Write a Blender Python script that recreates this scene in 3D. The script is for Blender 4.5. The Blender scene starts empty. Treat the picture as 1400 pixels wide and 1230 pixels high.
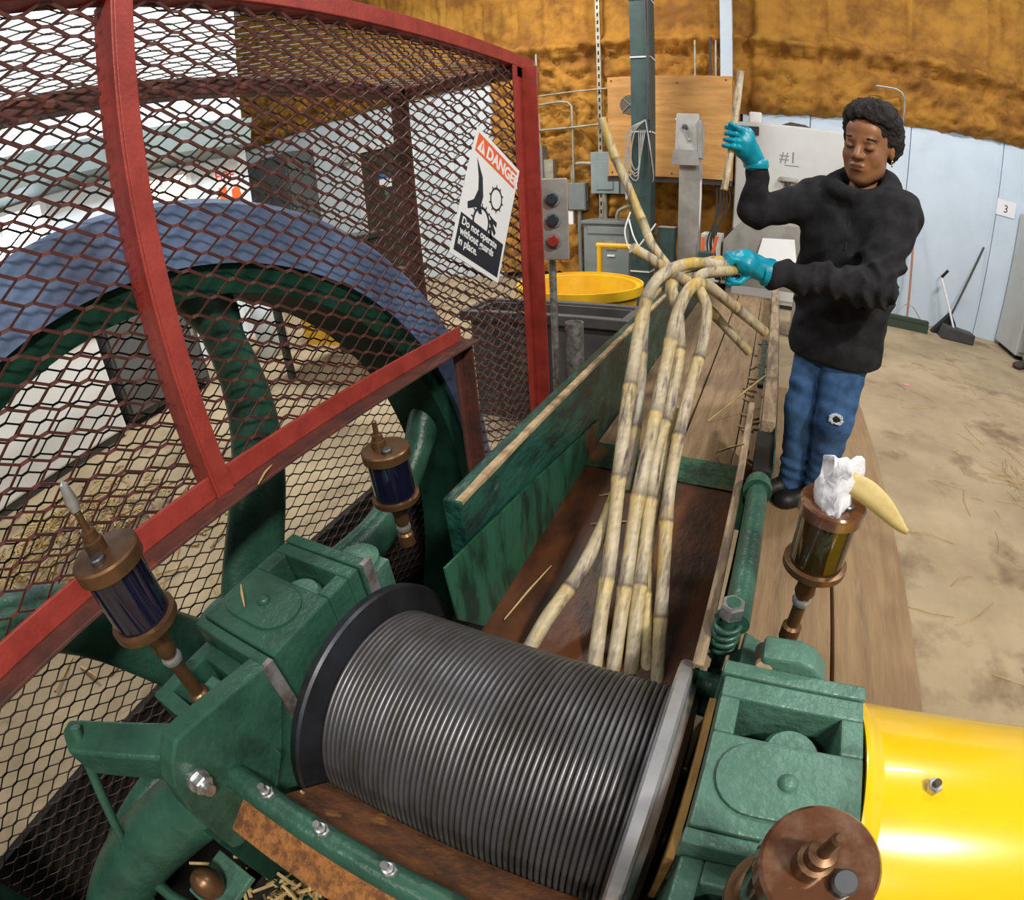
import bpy, math, random
import numpy as np
from mathutils import Vector, Matrix, noise as mnoise

random.seed(7)
rng = np.random.default_rng(7)
scene = bpy.context.scene
COL = scene.collection

# ------------------------------------------------------------------ camera
CAM_Z = 1.28
def camera_matrix(yaw, pitch, roll):
    cy, sy, cp, sp, cr, sr = math.cos(yaw), math.sin(yaw), math.cos(pitch), math.sin(pitch), math.cos(roll), math.sin(roll)
    B = Matrix(((1, 0, 0), (0, 0, -1), (0, 1, 0)))
    Rz = Matrix(((cy, -sy, 0), (sy, cy, 0), (0, 0, 1)))
    Rp = Matrix(((1, 0, 0), (0, cp, -sp), (0, sp, cp)))
    Rr = Matrix(((cr, -sr, 0), (sr, cr, 0), (0, 0, 1)))
    return (Rz @ B @ Rp @ Rr).to_4x4()
cam = bpy.data.cameras.new('camera')
cam_ob = bpy.data.objects.new('camera', cam)
COL.objects.link(cam_ob)
scene.camera = cam_ob
cam_ob.matrix_world = Matrix.Translation((0, 0, CAM_Z)) @ camera_matrix(math.radians(22.75456), math.radians(-33.81534), math.radians(-1.95157))
cam.type = 'PANO'                                   # the photograph was taken with a fisheye lens
cam.panorama_type = 'FISHEYE_LENS_POLYNOMIAL'
cam.sensor_fit = 'HORIZONTAL'
cam.sensor_width = 14.0                             # 1 mm on the sensor = 100 px of 1400
cam.fisheye_fov = math.radians(200)
cam.fisheye_polynomial_k0 = 0
cam.fisheye_polynomial_k1 = -0.140417437
cam.fisheye_polynomial_k2 = 0
cam.fisheye_polynomial_k3 = 0.06517732e-3
cam.fisheye_polynomial_k4 = 0
cam.shift_x = -(771.362 - 700) / 1400
cam.shift_y = (683.442 - 615) / 1400
cam.clip_start = 0.01

# ------------------------------------------------------------------ light
world = bpy.data.worlds.new('world'); scene.world = world
world.use_nodes = True
world.node_tree.nodes['Background'].inputs[0].default_value = (1.0, 0.96, 0.90, 1)
world.node_tree.nodes['Background'].inputs[1].default_value = 0.085
def area(name, loc, target, energy, sx, sy, color=(1, 0.95, 0.87)):
    l = bpy.data.lights.new(name, 'AREA'); l.shape = 'RECTANGLE'; l.size = sx; l.size_y = sy; l.energy = energy; l.color = color
    o = bpy.data.objects.new(name, l); COL.objects.link(o); o.location = loc
    o.rotation_euler = (Vector(target) - Vector(loc)).to_track_quat('-Z', 'Y').to_euler()
    return o
area('unseen_shop_lamp', (1.9, -0.7, 3.7), (0.0, 1.0, 0.4), 105, 0.55, 0.12)
area('unseen_shop_lamp', (-1.6, -1.8, 3.9), (-0.6, 1.5, 0.6), 26, 0.7, 0.15)
area('unseen_shop_lamp', (1.3, -2.6, 3.4), (0.4, 2.0, 1.0), 42, 0.5, 0.15)
area('unseen_shop_lamp', (2.2, 3.4, 4.6), (1.2, 5.4, 0.6), 92, 1.2, 0.2, (0.97, 0.97, 1.0))  # unseen lamp added to brighten the pale rear panels
area('unseen_shop_lamp', (-2.3, 4.1, 4.7), (-2.2, 5.9, 0.8), 95, 1.2, 0.2)  # unseen lamp added to lift the foam wall, aimed low
area('unseen_shop_lamp', (-3.0, 2.6, 4.6), (-5.2, 2.4, 1.4), 140, 1.2, 0.6, (0.93, 0.97, 1.0))  # added out-of-view lamp that whitens the left partition and recess
scene.view_settings.view_transform = 'Standard'
scene.view_settings.look = 'None'
scene.view_settings.exposure = 0.42
scene.view_settings.gamma = 1.0
scene.view_settings.use_curve_mapping = False

# ------------------------------------------------------------------ materials
def N(nt, t, **kw):
    n = nt.nodes.new(t)
    for k, v in kw.items(): setattr(n, k, v)
    return n
def mat(name, base, rough=0.5, metal=0.0, c2=None, scale=6.0, lo=0.4, hi=0.65, c3=None, s3=2.0, lo3=0.55, hi3=0.7,
        bump=0.0, bscale=60.0, stretch=(1, 1, 1), trans=0.0, coat=0.0, emit=None, estr=0.0, attr=None, spec=0.5, rvar=0.0, ior=1.45, detail=6.0):
    m = bpy.data.materials.new(name); m.use_nodes = True
    nt = m.node_tree; b = nt.nodes['Principled BSDF']
    tc = N(nt, 'ShaderNodeTexCoord'); mp = N(nt, 'ShaderNodeMapping')
    nt.links.new(tc.outputs['Object'], mp.inputs[0]); mp.inputs['Scale'].default_value = stretch
    col = None
    if attr:
        a = N(nt, 'ShaderNodeAttribute', attribute_name=attr); col = a.outputs['Color']
    def layer(colin, colour, sc, l, h, seed):
        nz = N(nt, 'ShaderNodeTexNoise'); nz.inputs['Scale'].default_value = sc; nz.inputs['Detail'].default_value = detail; nz.inputs['Roughness'].default_value = 0.62
        off = N(nt, 'ShaderNodeVectorMath', operation='ADD'); off.inputs[1].default_value = (seed, seed * 1.7, -seed)
        nt.links.new(mp.outputs[0], off.inputs[0]); nt.links.new(off.outputs[0], nz.inputs['Vector'])
        rp = N(nt, 'ShaderNodeMapRange'); rp.inputs['From Min'].default_value = l; rp.inputs['From Max'].default_value = h
        nt.links.new(nz.outputs['Fac'], rp.inputs['Value'])
        mx = N(nt, 'ShaderNodeMix', data_type='RGBA'); nt.links.new(rp.outputs[0], mx.inputs['Factor'])
        if colin is None: mx.inputs['A'].default_value = (*base, 1)
        else: nt.links.new(colin, mx.inputs['A'])
        mx.inputs['B'].default_value = (*colour, 1)
        return mx.outputs['Result'], rp.outputs[0]
    fac = None
    if c2: col, fac = layer(col, c2, scale, lo, hi, 3.1)
    if c3: col, fac = layer(col, c3, s3, lo3, hi3, 11.7)
    if col is None: b.inputs['Base Color'].default_value = (*base, 1)
    else: nt.links.new(col, b.inputs['Base Color'])
    b.inputs['Roughness'].default_value = rough; b.inputs['Metallic'].default_value = metal
    b.inputs['Transmission Weight'].default_value = trans; b.inputs['Coat Weight'].default_value = coat
    b.inputs['IOR'].default_value = ior; b.inputs['Specular IOR Level'].default_value = spec
    if rvar and fac is not None:
        rr = N(nt, 'ShaderNodeMapRange'); rr.inputs['To Min'].default_value = rough; rr.inputs['To Max'].default_value = min(1, rough + rvar)
        nt.links.new(fac, rr.inputs['Value']); nt.links.new(rr.outputs[0], b.inputs['Roughness'])
    if emit:
        b.inputs['Emission Color'].default_value = (*emit, 1); b.inputs['Emission Strength'].default_value = estr
    if bump:
        nz = N(nt, 'ShaderNodeTexNoise'); nz.inputs['Scale'].default_value = bscale; nz.inputs['Detail'].default_value = 4
        nt.links.new(mp.outputs[0], nz.inputs['Vector'])
        bp = N(nt, 'ShaderNodeBump'); bp.inputs['Strength'].default_value = bump; bp.inputs['Distance'].default_value = 0.01
        nt.links.new(nz.outputs['Fac'], bp.inputs['Height']); nt.links.new(bp.outputs[0], b.inputs['Normal'])
    return m

M = {}
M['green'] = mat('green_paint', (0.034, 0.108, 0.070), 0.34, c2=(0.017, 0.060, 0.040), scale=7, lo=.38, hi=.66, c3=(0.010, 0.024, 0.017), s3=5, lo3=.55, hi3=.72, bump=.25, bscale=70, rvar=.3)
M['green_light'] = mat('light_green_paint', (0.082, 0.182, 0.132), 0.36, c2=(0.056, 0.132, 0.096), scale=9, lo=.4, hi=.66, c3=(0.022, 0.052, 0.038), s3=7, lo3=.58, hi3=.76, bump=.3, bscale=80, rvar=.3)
M['green_dark'] = mat('dark_green_paint', (0.010, 0.05, 0.03), 0.7, c2=(0.006, 0.025, 0.016), scale=7, bump=.1, spec=.15)
M['green_board'] = mat('green_board_paint', (0.014, 0.078, 0.055), 0.34, c2=(0.005, 0.026, 0.021), scale=22, lo=.42, hi=.60, c3=(0.13, 0.13, 0.10), s3=13, lo3=.62, hi3=.72, bump=.5, bscale=60, stretch=(1, .4, 1), rvar=.2)
M['worn_edge'] = mat('bare_wood_edge', (0.46, 0.33, 0.19), 0.7, c2=(0.22, 0.15, 0.08), scale=22, bump=.3)
M['liner'] = mat('scraped_trough_liner', (0.022, 0.105, 0.058), 0.34, c2=(0.007, 0.032, 0.020), scale=13, lo=.46, hi=.60, c3=(0.13, 0.048, 0.014), s3=6, lo3=.56, hi3=.66, bump=.3, bscale=45, stretch=(1, 1, .35), rvar=.3)
M['liner_floor'] = mat('rusty_trough_floor', (0.10, 0.034, 0.012), 0.36, c2=(0.045, 0.016, 0.008), scale=9, lo=.42, hi=.60, c3=(0.018, 0.080, 0.042), s3=4.5, lo3=.56, hi3=.66, bump=.2, bscale=40, stretch=(1, .6, 1), rvar=.25)
M['red'] = mat('red_paint', (0.34, 0.045, 0.032), 0.45, c2=(0.25, 0.030, 0.022), scale=12, lo=.4, hi=.65, c3=(0.07, 0.025, 0.02), s3=7, lo3=.68, hi3=.76, bump=.12, bscale=120)
M['red_dark'] = mat('dark_red_paint', (0.12, 0.040, 0.030), 0.6, c2=(0.06, 0.030, 0.024), scale=12, c3=(0.22, .05, .03), s3=9, lo3=.6, hi3=.7, bump=.2)  # darker, browner red with random patches
M['mesh'] = mat('red_mesh_paint', (0.13, 0.042, 0.036), 0.5, c2=(0.085, 0.035, 0.03), scale=20)
M['mesh_dust'] = mat('dusty_mesh_paint', (0.10, 0.062, 0.045), 0.65, c2=(0.06, 0.04, 0.03), scale=20)
M['steel'] = mat('machined_steel', (0.16, 0.165, 0.18), 0.36, 0.9, c2=(0.10, 0.10, 0.105), scale=14, rvar=.12)
M['steel_ridge'] = mat('grooved_roller_steel', (0.17, 0.17, 0.18), 0.36, 0.7, c2=(0.10, 0.095, 0.09), scale=7, stretch=(3, 1, 1), rvar=.1)
M['steel_dark'] = mat('dark_flange_steel', (0.055, 0.06, 0.072), 0.42, 0.7, c2=(0.035, 0.035, 0.04), scale=10)
M['polished'] = mat('polished_steel', (0.55, 0.56, 0.60), 0.28, 0.7, c2=(0.38, .37, .36), scale=20, rvar=.1)
M['zinc'] = mat('zinc_bolt', (0.62, 0.62, 0.64), 0.35, 0.9, c2=(0.4, .4, .4), scale=60)
M['bare'] = mat('bare_shim_steel', (0.34, 0.33, 0.33), 0.5, 0.6, c2=(0.16, .13, .10), scale=30)
M['black'] = mat('black_grime_and_shade', (0.008, 0.008, 0.008), 0.7, c2=(0.015, 0.012, 0.01), scale=6)
M['rust'] = mat('rusty_plate', (0.17, 0.065, 0.022), 0.75, c2=(0.07, 0.030, 0.015), scale=12, lo=.42, hi=.6, c3=(0.30, 0.13, 0.03), s3=18, lo3=.6, hi3=.72, bump=.35, bscale=80)
M['rust2'] = mat('orange_rust', (0.32, 0.13, 0.035), 0.85, c2=(0.14, 0.055, 0.02), scale=45, lo=.42, hi=.6, bump=.6, bscale=120)
M['brass'] = mat('aged_brass', (0.17, 0.090, 0.042), 0.36, 0.65, c2=(0.085, 0.045, 0.025), scale=18, lo=.45, hi=.7, rvar=.15)
M['brown_cap'] = mat('oily_brown_cap', (0.13, 0.052, 0.024), 0.15, 0.3, c2=(0.26, 0.16, 0.11), scale=9, lo=.5, hi=.66, coat=.8)
M['oil'] = mat('oil_in_glass', (0.055, 0.030, 0.006), 0.06, trans=0.55, coat=0.6, ior=1.47)
M['oil_blue'] = mat('dark_oil_in_glass', (0.006, 0.006, 0.020), 0.07, coat=0.7)
M['glass'] = mat('clear_sight_glass', (0.9, 0.93, 0.93), 0.03, trans=1.0, ior=1.45)
M['yellow'] = mat('glossy_yellow_paint', (0.80, 0.50, 0.004), 0.24, coat=0.5, c2=(0.74, 0.45, 0.004), scale=3, lo=.4, hi=.7)
M['yellow_plastic'] = mat('yellow_plastic', (0.88, 0.52, 0.02), 0.4, c2=(0.75, 0.40, 0.02), scale=5)
M['yellow_pipe'] = mat('yellow_pipe_paint', (0.80, 0.42, 0.01), 0.4)
M['wood'] = mat('weathered_plank', (0.30, 0.205, 0.115), 0.8, c2=(0.19, 0.125, 0.07), scale=10, lo=.35, hi=.65, c3=(0.10, 0.065, 0.04), s3=7, lo3=.62, hi3=.74, bump=.45, bscale=50, stretch=(4, .45, 2))
M['wood_floor'] = mat('walkway_plank', (0.31, 0.205, 0.105), 0.75, c2=(0.25, 0.155, 0.08), scale=9, lo=.38, hi=.62, c3=(0.12, 0.085, 0.05), s3=2.2, lo3=.60, hi3=.74, bump=.3, bscale=40, stretch=(3.5, .4, 1))
M['wood_rail'] = mat('worn_rail_wood', (0.34, 0.25, 0.16), 0.8, c2=(0.16, 0.11, 0.07), scale=12, lo=.4, hi=.6, bump=.5, bscale=45, stretch=(3, .5, 2))
M['wood_gold'] = mat('oily_wood_strip', (0.36, 0.20, 0.05), 0.6, c2=(0.22, .11, .03), scale=30, stretch=(3, .5, 1))
M['ply'] = mat('plywood', (0.55, 0.285, 0.085), 0.6, c2=(0.42, 0.20, 0.055), scale=4.5, lo=.42, hi=.6, c3=(0.36, 0.17, .05), s3=2, lo3=.5, hi3=.7, stretch=(.5, 1, 3.2), bump=.05)
M['foam'] = mat('spray_foam', (0.38, 0.175, 0.022), 0.85, c2=(0.21, 0.085, 0.011), scale=3.0, lo=.42, hi=.62, c3=(0.46, 0.24, 0.035), s3=1.2, lo3=.5, hi3=.7, bump=.5, bscale=16)
M['panel'] = mat('pale_blue_panel', (0.60, 0.70, 0.80), 0.55, c2=(0.55, 0.65, 0.75), scale=2.5, c3=(0.36, 0.38, 0.38), s3=7, lo3=.72, hi3=.78)
M['panel_white'] = mat('pale_white_panel', (0.66, 0.72, 0.75), 0.5, c2=(0.58, .65, .68), scale=2.0)
M['white'] = mat('white_enamel', (0.74, 0.74, 0.73), 0.4, c2=(0.68, .68, .66), scale=3)
M['offwhite'] = mat('off_white_enamel', (0.56, 0.56, 0.54), 0.45, c2=(0.50, .5, .48), scale=3, c3=(.3, .27, .22), s3=9, lo3=.7, hi3=.78)
M['paper'] = mat('white_paper', (0.82, 0.82, 0.84), 0.7)
M['grey'] = mat('grey_enamel', (0.20, 0.225, 0.22), 0.5, c2=(0.17, .19, .19), scale=4)
M['grey_blue'] = mat('grey_blue_enamel', (0.27, 0.33, 0.33), 0.45, c2=(0.22, .28, .28), scale=4)
M['galv'] = mat('galvanised_steel', (0.42, 0.41, 0.39), 0.45, 0.55, c2=(0.30, .29, .27), scale=6, c3=(.2, .17, .13), s3=9, lo3=.66, hi3=.76)
M['conduit'] = mat('conduit_steel', (0.40, 0.38, 0.31), 0.5, 0.4, c2=(0.26, .23, .15), scale=8)
M['dark_grey'] = mat('dark_grey_plastic', (0.055, 0.055, 0.056), 0.6, c2=(0.04, .04, .04), scale=8)
M['tub_grey'] = mat('grey_tub_plastic', (0.085, 0.082, 0.08), 0.6, c2=(0.065, .06, .058), scale=6)
M['brown'] = mat('dark_brown_paint', (0.060, 0.042, 0.030), 0.55, c2=(0.045, .03, .022), scale=5)
M['column'] = mat('dark_teal_column', (0.040, 0.075, 0.072), 0.5, c2=(0.028, .055, .052), scale=8, c3=(.16, .17, .15), s3=14, lo3=.72, hi3=.76)
M['wheel_rim'] = mat('blue_grey_rim_steel', (0.17, 0.25, 0.42), 0.36, 0.3, c2=(0.09, 0.12, 0.20), scale=5, rvar=.2)
M['concrete'] = mat('dusty_concrete', (0.42, 0.325, 0.20), 0.85, c2=(0.31, 0.235, 0.14), scale=1.6, lo=.4, hi=.62, c3=(0.19, 0.13, 0.075), s3=2.6, lo3=.54, hi3=.70, bump=.25, bscale=22)
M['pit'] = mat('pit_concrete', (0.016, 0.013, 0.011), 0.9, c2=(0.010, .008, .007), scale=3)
M['straw'] = mat('dry_cane_trash', (0.52, 0.38, 0.17), 0.8, c2=(0.36, .24, .09), scale=15)
M['cane'] = mat('cane_rind', (0.5, 0.4, 0.2), 0.48, attr='tint', c2=(0.115, 0.085, 0.085), scale=22, lo=.52, hi=.68, c3=(0.50, 0.33, 0.05), s3=7, lo3=.56, hi3=.66, stretch=(3.2, .45, .5), bump=.2, bscale=60)
M['leaf'] = mat('dry_leaf', (0.62, 0.49, 0.22), 0.6, c2=(0.5, .38, .14), scale=18)
M['cloth'] = mat('white_rag', (0.72, 0.72, 0.76), 0.8, c2=(.6, .6, .66), scale=30, bump=.3)
M['hoodie'] = mat('charcoal_fleece', (0.017, 0.017, 0.020), 0.92, c2=(0.026, 0.026, 0.030), scale=26, lo=.4, hi=.65, bump=.35, bscale=260, spec=.2)
M['jeans'] = mat('blue_denim', (0.055, 0.125, 0.27), 0.85, c2=(0.022, 0.052, 0.13), scale=7, lo=.42, hi=.62, c3=(0.14, 0.22, 0.36), s3=5, lo3=.62, hi3=.8, bump=.25, bscale=220, spec=.2)
M['fray'] = mat('frayed_denim', (0.55, 0.6, 0.68), 0.9, bump=.5, bscale=200)
M['skin'] = mat('brown_skin', (0.30, 0.135, 0.062), 0.42, c2=(0.23, 0.095, 0.042), scale=14, lo=.42, hi=.68, bump=.05, bscale=200)
M['lip'] = mat('lip_skin', (0.19, 0.060, 0.042), 0.4)
M['hair'] = mat('black_curly_hair', (0.012, 0.009, 0.008), 0.75, c2=(0.025, .02, .017), scale=60, bump=1.0, bscale=130, spec=.3)
M['lash'] = mat('dark_lash', (0.012, 0.008, 0.006), 0.6)
M['glove'] = mat('turquoise_glove', (0.0, 0.30, 0.42), 0.38, c2=(0.0, 0.22, 0.33), scale=18, bump=.25, bscale=50)
M['boot'] = mat('black_boot', (0.012, 0.011, 0.011), 0.5, bump=.2)
M['boot_brown'] = mat('brown_work_boot', (0.055, 0.038, 0.028), 0.75, bump=.3)
M['khaki'] = mat('khaki_trousers', (0.38, 0.30, 0.17), 0.9, bump=.3, bscale=200)
M['shirt'] = mat('grey_work_shirt', (0.16, 0.17, 0.18), 0.9, bump=.3, bscale=200)
M['gold'] = mat('gold_hoop', (0.75, 0.58, 0.3), 0.25, 1.0)
M['orange'] = mat('orange_red_print', (0.80, 0.13, 0.025), 0.5)
M['ink'] = mat('black_print', (0.012, 0.014, 0.022), 0.5)
M['white_print'] = mat('white_print', (0.82, 0.82, 0.82), 0.5)
M['red_print'] = mat('red_print', (0.60, 0.05, 0.02), 0.5)
M['blue_print'] = mat('blue_print', (0.06, 0.16, 0.42), 0.5)
M['pencil'] = mat('grey_marker', (0.22, 0.22, 0.22), 0.7)
M['broom_red'] = mat('broom_handle', (0.36, 0.15, 0.085), 0.5)
M['broom_green'] = mat('broom_bristles', (0.045, 0.065, 0.045), 0.9, bump=.8, bscale=120)
M['window_light'] = mat('daylit_pane', (0.8, 0.85, 0.9), 0.3, emit=(0.85, 0.92, 1.0), estr=4.0)
M['lamp_light'] = mat('lit_lamp_glass', (0.9, 0.8, 0.6), 0.3, emit=(1.0, 0.86, 0.62), estr=2.2)
M['btn_black'] = mat('black_button', (0.03, 0.035, 0.045), 0.35)
M['btn_red'] = mat('red_button', (0.30, 0.03, 0.025), 0.35)
M['panel_dusk'] = mat('dark_grey_panel', (0.10, 0.105, 0.10), 0.6, c2=(0.08, .085, .08), scale=4)
M['handle_orange'] = mat('orange_grip', (0.75, 0.13, 0.03), 0.4)
M['chain'] = mat('dark_chain', (0.05, 0.048, 0.045), 0.5, 0.6)
M['gauze'] = mat('fan_grille', (0.10, 0.08, 0.06), 0.6)
M['pink'] = mat('pink_scrap', (0.85, 0.25, 0.35), 0.6)

# ------------------------------------------------------------------ mesh builder
def basis(d):
    d = Vector(d).normalized()
    a = Vector((0, 0, 1)) if abs(d.z) < 0.9 else Vector((1, 0, 0))
    u = d.cross(a).normalized(); v = d.cross(u).normalized()
    return u, v
class MB:
    def __init__(self): self.v = []; self.f = []; self.mi = []; self.cur = 0
    def _add(self, vs, fs):
        o = len(self.v); self.v += [tuple(p) for p in vs]
        for f in fs: self.f.append(tuple(i + o for i in f)); self.mi.append(self.cur)
        return self
    def box(self, x0, x1, y0, y1, z0, z1, rot=None, pivot=None):
        vs = [Vector((x, y, z)) for x in (x0, x1) for y in (y0, y1) for z in (z0, z1)]
        if rot is not None:
            p = Vector(pivot) if pivot is not None else Vector(((x0 + x1) / 2, (y0 + y1) / 2, (z0 + z1) / 2))
            vs = [p + rot @ (q - p) for q in vs]
        return self._add(vs, [(0, 1, 3, 2), (4, 6, 7, 5), (0, 4, 5, 1), (2, 3, 7, 6), (0, 2, 6, 4), (1, 5, 7, 3)])
    def bar(self, p0, p1, w, h, up=(0, 0, 1)):
        p0, p1 = Vector(p0), Vector(p1); d = (p1 - p0).normalized()
        s = d.cross(Vector(up)).normalized() * w / 2; t = s.cross(d).normalized() * h / 2
        vs = [p + a * s + b * t for p in (p0, p1) for a in (-1, 1) for b in (-1, 1)]
        return self._add(vs, [(0, 1, 3, 2), (4, 6, 7, 5), (0, 4, 5, 1), (2, 3, 7, 6), (0, 2, 6, 4), (1, 5, 7, 3)])
    def tube(self, path, r, n=14, caps=True):
        path = [Vector(p) for p in path]; k = len(path)
        rs = r if isinstance(r, (list, tuple)) else [r] * k
        rings = []; u = None
        for i, p in enumerate(path):
            d = (path[min(i + 1, k - 1)] - path[max(i - 1, 0)]).normalized()
            if u is None: u, _ = basis(d)
            u = (u - d * u.dot(d)).normalized(); w = d.cross(u)
            rings.append([p + (u * math.cos(2 * math.pi * j / n) + w * math.sin(2 * math.pi * j / n)) * rs[i] for j in range(n)])
        vs = [q for g in rings for q in g]
        fs = [(i * n + j, i * n + (j + 1) % n, (i + 1) * n + (j + 1) % n, (i + 1) * n + j) for i in range(k - 1) for j in range(n)]
        if caps: fs += [tuple(range(n - 1, -1, -1)), tuple((k - 1) * n + j for j in range(n))]
        return self._add(vs, fs)
    def lathe(self, prof, origin, axis, n=32, close=False):
        # prof: list of (distance along axis, radius)
        o = Vector(origin); a = Vector(axis).normalized(); u, w = basis(a); k = len(prof)
        vs = [o + a * t + (u * math.cos(2 * math.pi * j / n) + w * math.sin(2 * math.pi * j / n)) * max(r, 1e-5) for t, r in prof for j in range(n)]
        fs = [(i * n + j, i * n + (j + 1) % n, (i + 1) * n + (j + 1) % n, (i + 1) * n + j) for i in range(k - 1) for j in range(n)]
        if close: fs += [((k - 1) * n + j, (k - 1) * n + (j + 1) % n, (j + 1) % n, j) for j in range(n)]
        else:
            if prof[0][1] > 1e-4: fs.append(tuple(range(n - 1, -1, -1)))
            if prof[-1][1] > 1e-4: fs.append(tuple((k - 1) * n + j for j in range(n)))
        return self._add(vs, fs)
    def prism(self, poly, fmap, a, b):
        # poly of 2D points, fmap(p, t) -> 3D at offset t
        n = len(poly)
        vs = [fmap(p, a) for p in poly] + [fmap(p, b) for p in poly]
        fs = [tuple(range(n - 1, -1, -1)), tuple(range(n, 2 * n))] + [(i, (i + 1) % n, n + (i + 1) % n, n + i) for i in range(n)]
        return self._add(vs, fs)
    def hexa(self, p, axis, r, h, r2=None):
        o = Vector(p); a = Vector(axis).normalized(); u, w = basis(a)
        ring = lambda t, rr: [o + a * t + (u * math.cos(math.pi / 3 * j) + w * math.sin(math.pi / 3 * j)) * rr for j in range(6)]
        vs = ring(0, r) + ring(h * .85, r) + ring(h, (r2 or r * .88))
        fs = [(i * 6 + j, i * 6 + (j + 1) % 6, (i + 1) * 6 + (j + 1) % 6, (i + 1) * 6 + j) for i in range(2) for j in range(6)]
        fs += [tuple(range(5, -1, -1)), tuple(range(12, 18))]
        return self._add(vs, fs)
    def ball(self, c, r, sc=(1, 1, 1), n=16, rot=None):
        c = Vector(c); k = n // 2; vs = []; fs = []
        for i in range(k + 1):
            th = math.pi * i / k
            for j in range(n):
                q = Vector((math.sin(th) * math.cos(2 * math.pi * j / n) * sc[0], math.sin(th) * math.sin(2 * math.pi * j / n) * sc[1], math.cos(th) * sc[2])) * r
                if rot is not None: q = rot @ q
                vs.append(c + q)
        fs = [(i * n + j, (i + 1) * n + j, (i + 1) * n + (j + 1) % n, i * n + (j + 1) % n) for i in range(k) for j in range(n)]
        return self._add(vs, fs)
    def build(self, name, material, parent=None, smooth=None, bevel=0.0, seg=2, origin=None):
        o = Vector((0, 0, 0))
        if parent is not None:
            p = parent
            while p is not None: o = o + p.location; p = p.parent
        elif origin is not None: o = Vector(origin)
        me = bpy.data.meshes.new(name)
        me.from_pydata([tuple(Vector(q) - o) for q in self.v], [], self.f)
        mats = material if isinstance(material, (list, tuple)) else [material]
        for m in mats: me.materials.append(M[m] if isinstance(m, str) else m)
        if len(mats) > 1: me.polygons.foreach_set('material_index', self.mi)
        fix_normals(me)
        if smooth is not None:
            me.polygons.foreach_set('use_smooth', [True] * len(me.polygons))
            me.set_sharp_from_angle(angle=math.radians(smooth))
        me.update()
        ob = bpy.data.objects.new(name, me); COL.objects.link(ob)
        if parent is not None: ob.parent = parent
        elif origin is not None: ob.location = o
        if bevel:
            bm = ob.modifiers.new('bevel', 'BEVEL'); bm.width = bevel; bm.segments = seg; bm.limit_method = 'ANGLE'; bm.angle_limit = math.radians(40)
        return ob
import bmesh
def fix_normals(me):
    bm = bmesh.new(); bm.from_mesh(me)
    bmesh.ops.recalc_face_normals(bm, faces=bm.faces); bm.to_mesh(me); bm.free()
def thing(name, loc, label, cat, group=None):
    o = bpy.data.objects.new(name, None); COL.objects.link(o); o.location = loc; o.empty_display_size = .05
    return tag(o, label, cat, group)
def tag(o, label, cat, group=None):
    o['label'] = label; o['category'] = cat
    if group: o['group'] = group
    return o
def struct(o, label=None):
    o['kind'] = 'structure'
    if label: o['label'] = label
    return o
def root(name, loc=(0, 0, 0)):
    o = bpy.data.objects.new(name, None); COL.objects.link(o); o.location = loc; o['kind'] = 'structure'; o.empty_display_size = .05
    return o
def text_mesh(s, size, extrude=.0006, bold=0.0):
    c = bpy.data.curves.new('t', 'FONT'); c.body = s; c.size = size; c.extrude = extrude; c.offset = bold; c.align_x = 'LEFT'; c.resolution_u = 3
    t = bpy.data.objects.new('t', c); COL.objects.link(t)
    dg = bpy.context.evaluated_depsgraph_get()
    me = bpy.data.meshes.new_from_object(t.evaluated_get(dg))
    bpy.data.objects.remove(t); bpy.data.curves.remove(c)
    return me
def text(name, s, size, mtx, material, parent, bold=0.0):
    me = text_mesh(s, size, bold=bold); me.transform(mtx); me.materials.clear(); me.materials.append(M[material])
    o = Vector((0, 0, 0)); p = parent
    while p is not None: o = o + p.location; p = p.parent
    me.transform(Matrix.Translation(-o))
    ob = bpy.data.objects.new(name, me); COL.objects.link(ob); ob.parent = parent
    return ob
def copy_tree(src, loc):
    r = src.copy(); COL.objects.link(r); r.location = loc
    for ch in src.children:
        c = ch.copy(); COL.objects.link(c); c.parent = r
        for g in ch.children:
            d = g.copy(); COL.objects.link(d); d.parent = c
    return r
def catmull(pts, step):
    P = [Vector(p) for p in pts]; P = [P[0] * 2 - P[1]] + P + [P[-1] * 2 - P[-2]]
    out = []
    for i in range(1, len(P) - 2):
        n = max(2, int((P[i + 1] - P[i]).length / step))
        for k in range(n):
            t = k / n
            out.append(0.5 * ((2 * P[i]) + (P[i + 1] - P[i - 1]) * t + (2 * P[i - 1] - 5 * P[i] + 4 * P[i + 1] - P[i + 2]) * t * t + (3 * P[i] - P[i - 1] - 3 * P[i + 1] + P[i + 2]) * t ** 3))
    out.append(P[-2])
    return out
RX = lambda a: Matrix.Rotation(math.radians(a), 3, 'X')
RY = lambda a: Matrix.Rotation(math.radians(a), 3, 'Y')
RZ = lambda a: Matrix.Rotation(math.radians(a), 3, 'Z')
#@@SETTING
# ------------------------------------------------------------------ the setting
PX0, PX1, PY0, PY1 = -1.64, -.63, -1.05, 1.95          # flywheel pit
b = MB()
b.box(-9.5, PX0, -4, 6.75, -.12, 0); b.box(PX1, 6, -4, 6.75, -.12, 0)
b.box(PX0, PX1, -4, PY0, -.12, 0); b.box(PX0, PX1, PY1, 6.75, -.12, 0)
floor = struct(b.build('floor', 'concrete'), 'dusty tan concrete floor with dark stains')
b = MB()
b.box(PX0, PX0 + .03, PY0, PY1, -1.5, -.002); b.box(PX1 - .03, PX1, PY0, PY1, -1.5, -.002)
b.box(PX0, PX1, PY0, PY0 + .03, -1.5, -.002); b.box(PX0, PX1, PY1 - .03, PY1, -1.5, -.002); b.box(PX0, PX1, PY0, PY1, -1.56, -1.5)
b.build('pit_lining', 'pit', floor)

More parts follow.
